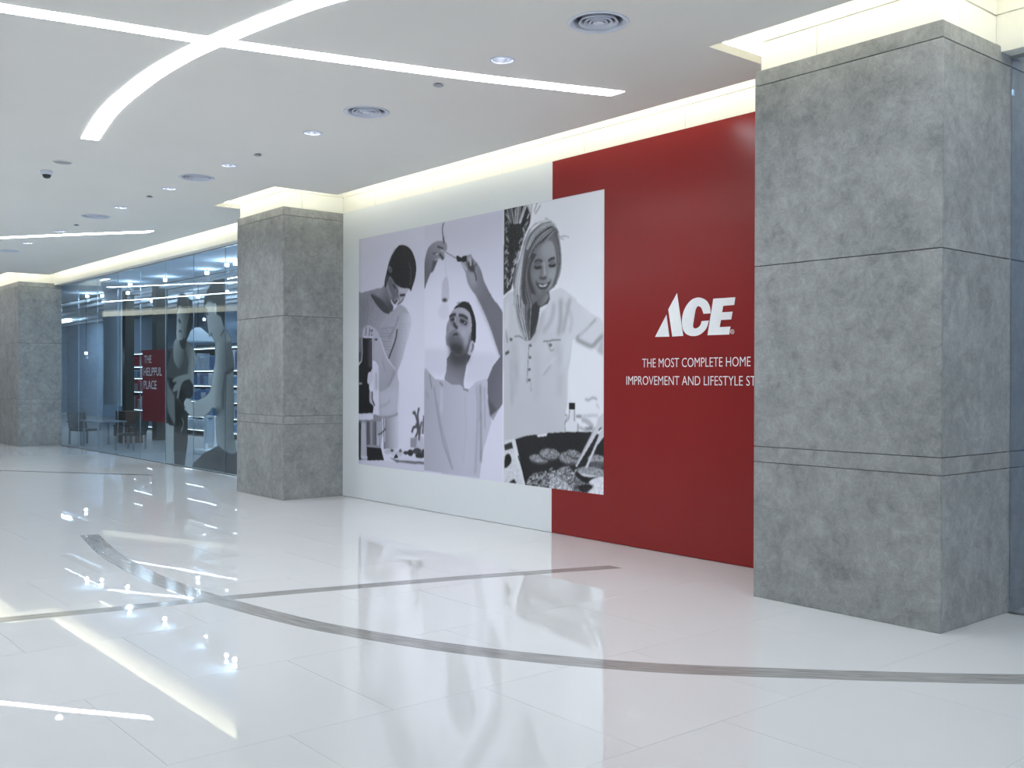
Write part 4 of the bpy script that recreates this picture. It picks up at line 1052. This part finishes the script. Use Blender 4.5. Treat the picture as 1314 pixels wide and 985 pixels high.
# rattan garden chairs and table shown behind the glass
def chair(x, y, rz, label):
    r = empty('garden_chair', (x, y, -0.004)); r.rotation_euler.z = rz; r.scale = (0.9, 0.9, 0.85); tag(r, label, 'chair', 'garden chairs in the shop window')
    box('seat', (-0.26, -0.26, 0.36), (0.26, 0.26, 0.42), M['rattan'], r, 0.015)
    bm = bmesh.new(); bm_box(bm, (-0.26, 0.22, 0.42), (0.26, 0.27, 0.86), 0.015)
    for v in bm.verts: v.co.y += (v.co.z - 0.42) * 0.2
    link('backrest', bm_done(bm, 'backrest'), M['rattan'], r)
    for sx in (-1, 1):
        for yy in (-0.23, 0.23): box('leg', (sx * 0.25 - 0.02, yy - 0.02, 0), (sx * 0.25 + 0.02, yy + 0.02, 0.36), M['steel'], r)
        box('armrest', (sx * 0.29 - 0.03, -0.27, 0.60), (sx * 0.29 + 0.03, 0.28, 0.63), M['rattan'], r, 0.008)
        box('arm_post', (sx * 0.29 - 0.02, -0.25, 0.36), (sx * 0.29 + 0.02, -0.21, 0.60), M['rattan'], r)
chair(xat(108, 7.2), 7.2, 1.9, 'charcoal garden chair nearest the far column behind the glass')
chair(xat(168, 7.4), 7.4, -0.9, 'charcoal garden chair below the red glass sign')
t = empty('garden_table', (xat(133, 7.3), 7.3, -0.004)); t.scale = (0.9, 0.9, 0.85); tag(t, 'low garden table between the two charcoal chairs', 'table')
box('tabletop', (-0.62, -0.36, 0.64), (0.62, 0.36, 0.68), M['steel'], t, 0.006)
for sx in (-1, 1):
    for sy in (-1, 1): box('leg', (sx * 0.56 - 0.02, sy * 0.3 - 0.02, 0), (sx * 0.56 + 0.02, sy * 0.3 + 0.02, 0.64), M['steel'], t)

# ------------------------------------------------------------------ film on the glass: red sign and printed people
M['sign_red'] = plain('red_window_film', (0.20, 0.005, 0.014), 0.4, noise=0.05)
M['sign_text'] = plain('pale_window_letters', (0.75, 0.72, 0.74), 0.5)
SY = GLASS_Y + 0.016
sg = box('window_sign', (-18.85, SY, 0.72), (-17.675, SY + 0.002, 2.03), M['sign_red']); tag(sg, 'dark red sign film with pale lettering on the glass shopfront', 'sign')
for txt, (ua, ub), (va, vb) in (('THE', (340, 412), (195, 272)), ('HELPFUL', (337, 512), (312, 395)), ('PLACE', (337, 460), (442, 522))):
    a = at_y(140 + ua * .1319, 430 + vb * .1319, SY); b_ = at_y(140 + ub * .1319, 430 + va * .1319, SY)
    wall_text('lettering', txt, a.x, b_.x, a.z, b_.z, SY, M['sign_text'], sg, offset=0.004)

PLANE[0] = SY
K = Canvas(-17.66, -13.9, 0.02, 3.1, 0.011, 90, 0.0)
# printed man, left
A = 0.97
def fl(pts, v, so=0.8, op=1.0, a=A, sm=True): K.fill(S(pts) if sm else pts, v, so, op, alpha=a)
fl(F('g3', (78, 268), (182, 280), (172, 520), (165, 810), (48, 785), (65, 520)), 122, 0.8, sm=False)
fl(F('g3', (180, 280), (352, 190), (352, 500), (312, 835), (180, 815)), 42, 0.8, sm=False)
fl(F('g2', (92, 620), (160, 580), (350, 560), (415, 610), (432, 720), (400, 830), (345, 870), (310, 985)) + F('g3', (375, 150), (330, 212), (200, 300), (100, 262)) + F('g2', (90, 880)), 36, 0.9)
fl(F('g2', (90, 620), (120, 700), (180, 800), (190, 985)) + F('g3', (190, 290), (150, 230), (95, 80)), 96, 1.4)
K.stroke(F('g2', (110, 640), (190, 800), (300, 960)), 0.05, 60, 1.2); K.stroke(F('g3', (275, 200), (300, 280), (262, 395)), 0.02, 140, 0.8, alpha=A)
fl(F('g2', (150, 225), (190, 120), (270, 110), (350, 170), (365, 370), (352, 545), (200, 590), (88, 570), (98, 450), (128, 330)), 66, 0.9)
fl(F('g2', (185, 110), (272, 110), (292, 200), (302, 330), (255, 465), (212, 440), (172, 330)), G('g2', 112, (190, 200), 84, (280, 300)), 0.9)
fl(F('g2', (255, 60), (330, 90), (345, 180), (300, 225), (255, 170)), 36, 1)
fl(F('g2', (345, 140), (420, 205), (462, 330), (456, 430), (422, 550), (432, 680), (380, 610), (350, 540), (362, 370), (330, 240)), G('g2', 78, (340, 300), 118, (450, 380)), 0.9)
fl(F('g2', (160, 622), (200, 580), (350, 540), (424, 580), (385, 600), (292, 640), (255, 740), (236, 845), (215, 835), (222, 745), (196, 765), (163, 755), (180, 690), (212, 640), (170, 645)), 106, 0.8)
fl(F('g1', (222, 610), (258, 555), (300, 590), (352, 610), (362, 690), (345, 790), (322, 870), (290, 985), (215, 985), (212, 800)), G('g1', 128, (225, 760), 74, (340, 760)), 0.9)
K.stroke(F('g1', (240, 735), (262, 780)), 0.05, 40, 0.9); K.stroke(F('g1', (240, 880), (275, 890)), 0.03, 60, 0.9)
fl(F('g1', (215, 560), (226, 460), (262, 405), (305, 405), (345, 450), (400, 500), (425, 600), (420, 780), (345, 985), (310, 985), (345, 780), (352, 620), (290, 595), (245, 560), (222, 640)), 40, 0.9)
K.stroke(F('g1', (350, 470), (372, 620), (340, 800), (318, 985)), 0.025, 100, 0.8, alpha=A)
# printed woman, right
fl(F('g3', (738, 555), (820, 622), (890, 656), (985, 640), (985, 960), (400, 860), (420, 780), (560, 652)), 36, 0.8, sm=False)
fl(F('g2', (700, 90), (800, 10), (850, 60), (905, 170), (936, 420), (930, 620), (942, 985)) + F('g3', (932, 350), (965, 600), (955, 652), (890, 655), (820, 620), (740, 552), (715, 480), (705, 250), (725, 140)) + F('g2', (700, 985), (705, 500)), G('g2', 112, (720, 500), 92, (930, 500)), 0.9)
K.fill(F('g2', (770, 480), (850, 500), (820, 985), (680, 985)) + F('g3', (640, 180), (760, 160), (780, 0)), 62, 4, 0.8)
fl(F('g2', (735, 100), (822, 130), (832, 400), (790, 700), (735, 900), (690, 985)) + F('g3', (670, 80), (590, 170), (480, 206), (400, 185), (330, 100), (310, 20)) + F('g2', (345, 850), (400, 900), (450, 880), (560, 832), (632, 750), (655, 620), (692, 420), (715, 240)), G('g2', 126, (690, 600), 84, (820, 640)), 0.9)
fl(F('g2', (845, 140), (890, 150), (936, 420), (930, 485), (850, 525), (838, 350)), 78, 1.4); K.stroke(F('g2', (840, 525), (930, 480)), 0.05, 34, 1)
fl(F('g2', (305, 905), (345, 840), (395, 870), (405, 985)) + F('g3', (398, 180), (350, 140), (325, 90)), 132, 0.9)
fl(F('g2', (345, 745), (400, 728), (405, 760), (395, 830), (345, 840)), 46, 0.9)
fl(F('g1', (562, 565), (612, 515), (700, 545), (715, 660), (780, 700), (820, 830), (885, 940), (900, 1010), (700, 1010), (650, 905), (630, 960), (612, 880), (598, 770), (588, 680), (600, 620)), G('g1', 128, (620, 700), 104, (820, 900)), 0.9)
fl(F('g1', (765, 148), (802, 190), (818, 240), (832, 540), (828, 660), (815, 835), (772, 705), (722, 655), (705, 545), (612, 508), (566, 558), (560, 470), (590, 390), (640, 300), (700, 225), (742, 240), (750, 170)), 40, 0.9)
fl(F('g1', (692, 530), (716, 560), (712, 665), (690, 640)), 142, 0.8)
K.stroke(F('g1', (598, 665), (612, 672)), 0.03, 60, 0.8)
K.stroke(F('g1', (770, 940), (820, 860)), 0.02, 50, 0.8)
# clip to where film exists, drop empty cells
fm = K.mesh('window_print', slice(0, len(K.x)), SY + 0.001, (8, 2, -6, 3.0), print_mat('window_film_print', True))
bm = bmesh.new(); bm.from_mesh(fm.data); ly = bm.verts.layers.float_color['print']
bmesh.ops.delete(bm, geom=[v for v in bm.verts if v[ly][3] < 0.004], context='VERTS')
xm = xat(249, SY)
bm2 = bm.copy()
bm.to_mesh(fm.data); bm.free(); bm2.free()
tag(fm, 'grey printed film of two people talking on the glass shopfront', 'window print')

# ------------------------------------------------------------------ the rest of the hall, seen only in reflections, plus added light lines
OPP = [(-46, 6.3), (-35.2, 2.2), (-29.4, 0.0), (-22, -2.6), (-12, -5.6), (0, -7.5), (12, -8)]
bm = bmesh.new()
for (ax, ay), (bx, by) in zip(OPP[:-1], OPP[1:]):
    q = [bm.verts.new(p) for p in ((ax, ay, 0), (bx, by, 0), (bx, by, 3.60), (ax, ay, 3.60))]; bm.faces.new(q)
bmesh.ops.remove_doubles(bm, verts=bm.verts, dist=0.001)
bmesh.ops.recalc_face_normals(bm, faces=bm.faces)
ext = bmesh.ops.solidify(bm, geom=list(bm.faces), thickness=0.15)
me = bpy.data.meshes.new('wall_opposite'); bm.to_mesh(me); bm.free()
o = link('wall_opposite', me, M['opp_wall']); tag(o, 'pale wall on the opposite side of the hall', kind='structure')
bm = bmesh.new()
ribbon('opposite_cove_light', [(x, y + 0.1) for x, y in OPP[1:]], 0.10, 3.42, 3.76, M['opp_cove'], o, 2)
line_light([(-25.9, 5.0), (-24.4, 4.2), (-23.28, 3.59), (-22.2, 2.9)], 'light line above the far shopfront end, outside the view', 0.14)
line_light([(-31.5, 3.7), (-28, 2.72), (-25.1, 1.96), (-22, 1.2)], 'light line along the far hall, outside the view', 0.14)
line_light([(x + 8.4, y - 1.0) for x, y in LINE], 'added light line right of the camera, outside the view', 0.15)  # this and the next two: added unseen lines lighting floor and columns
line_light([(x - 1.0, y - 6.4) for x, y in ARC], 'added curved light line behind the camera', 0.15)
line_light([(x - 8.4, y - 4.4) for x, y in LINE], 'added light line left of the camera, outside the view', 0.15)
line_light([(-20.5, 1.2), (-17.0, -0.2), (-13.5, -0.9), (-10.5, -1.0)], 'added long light line over the opposite side of the far hall', 0.16)  # added to brighten the far floor and ceiling
line_light([(-0.5, 4.6), (0.8, 2.4), (1.4, 0.4)], 'added light line over the floor right of the near column', 0.15)  # another unseen line added as extra light
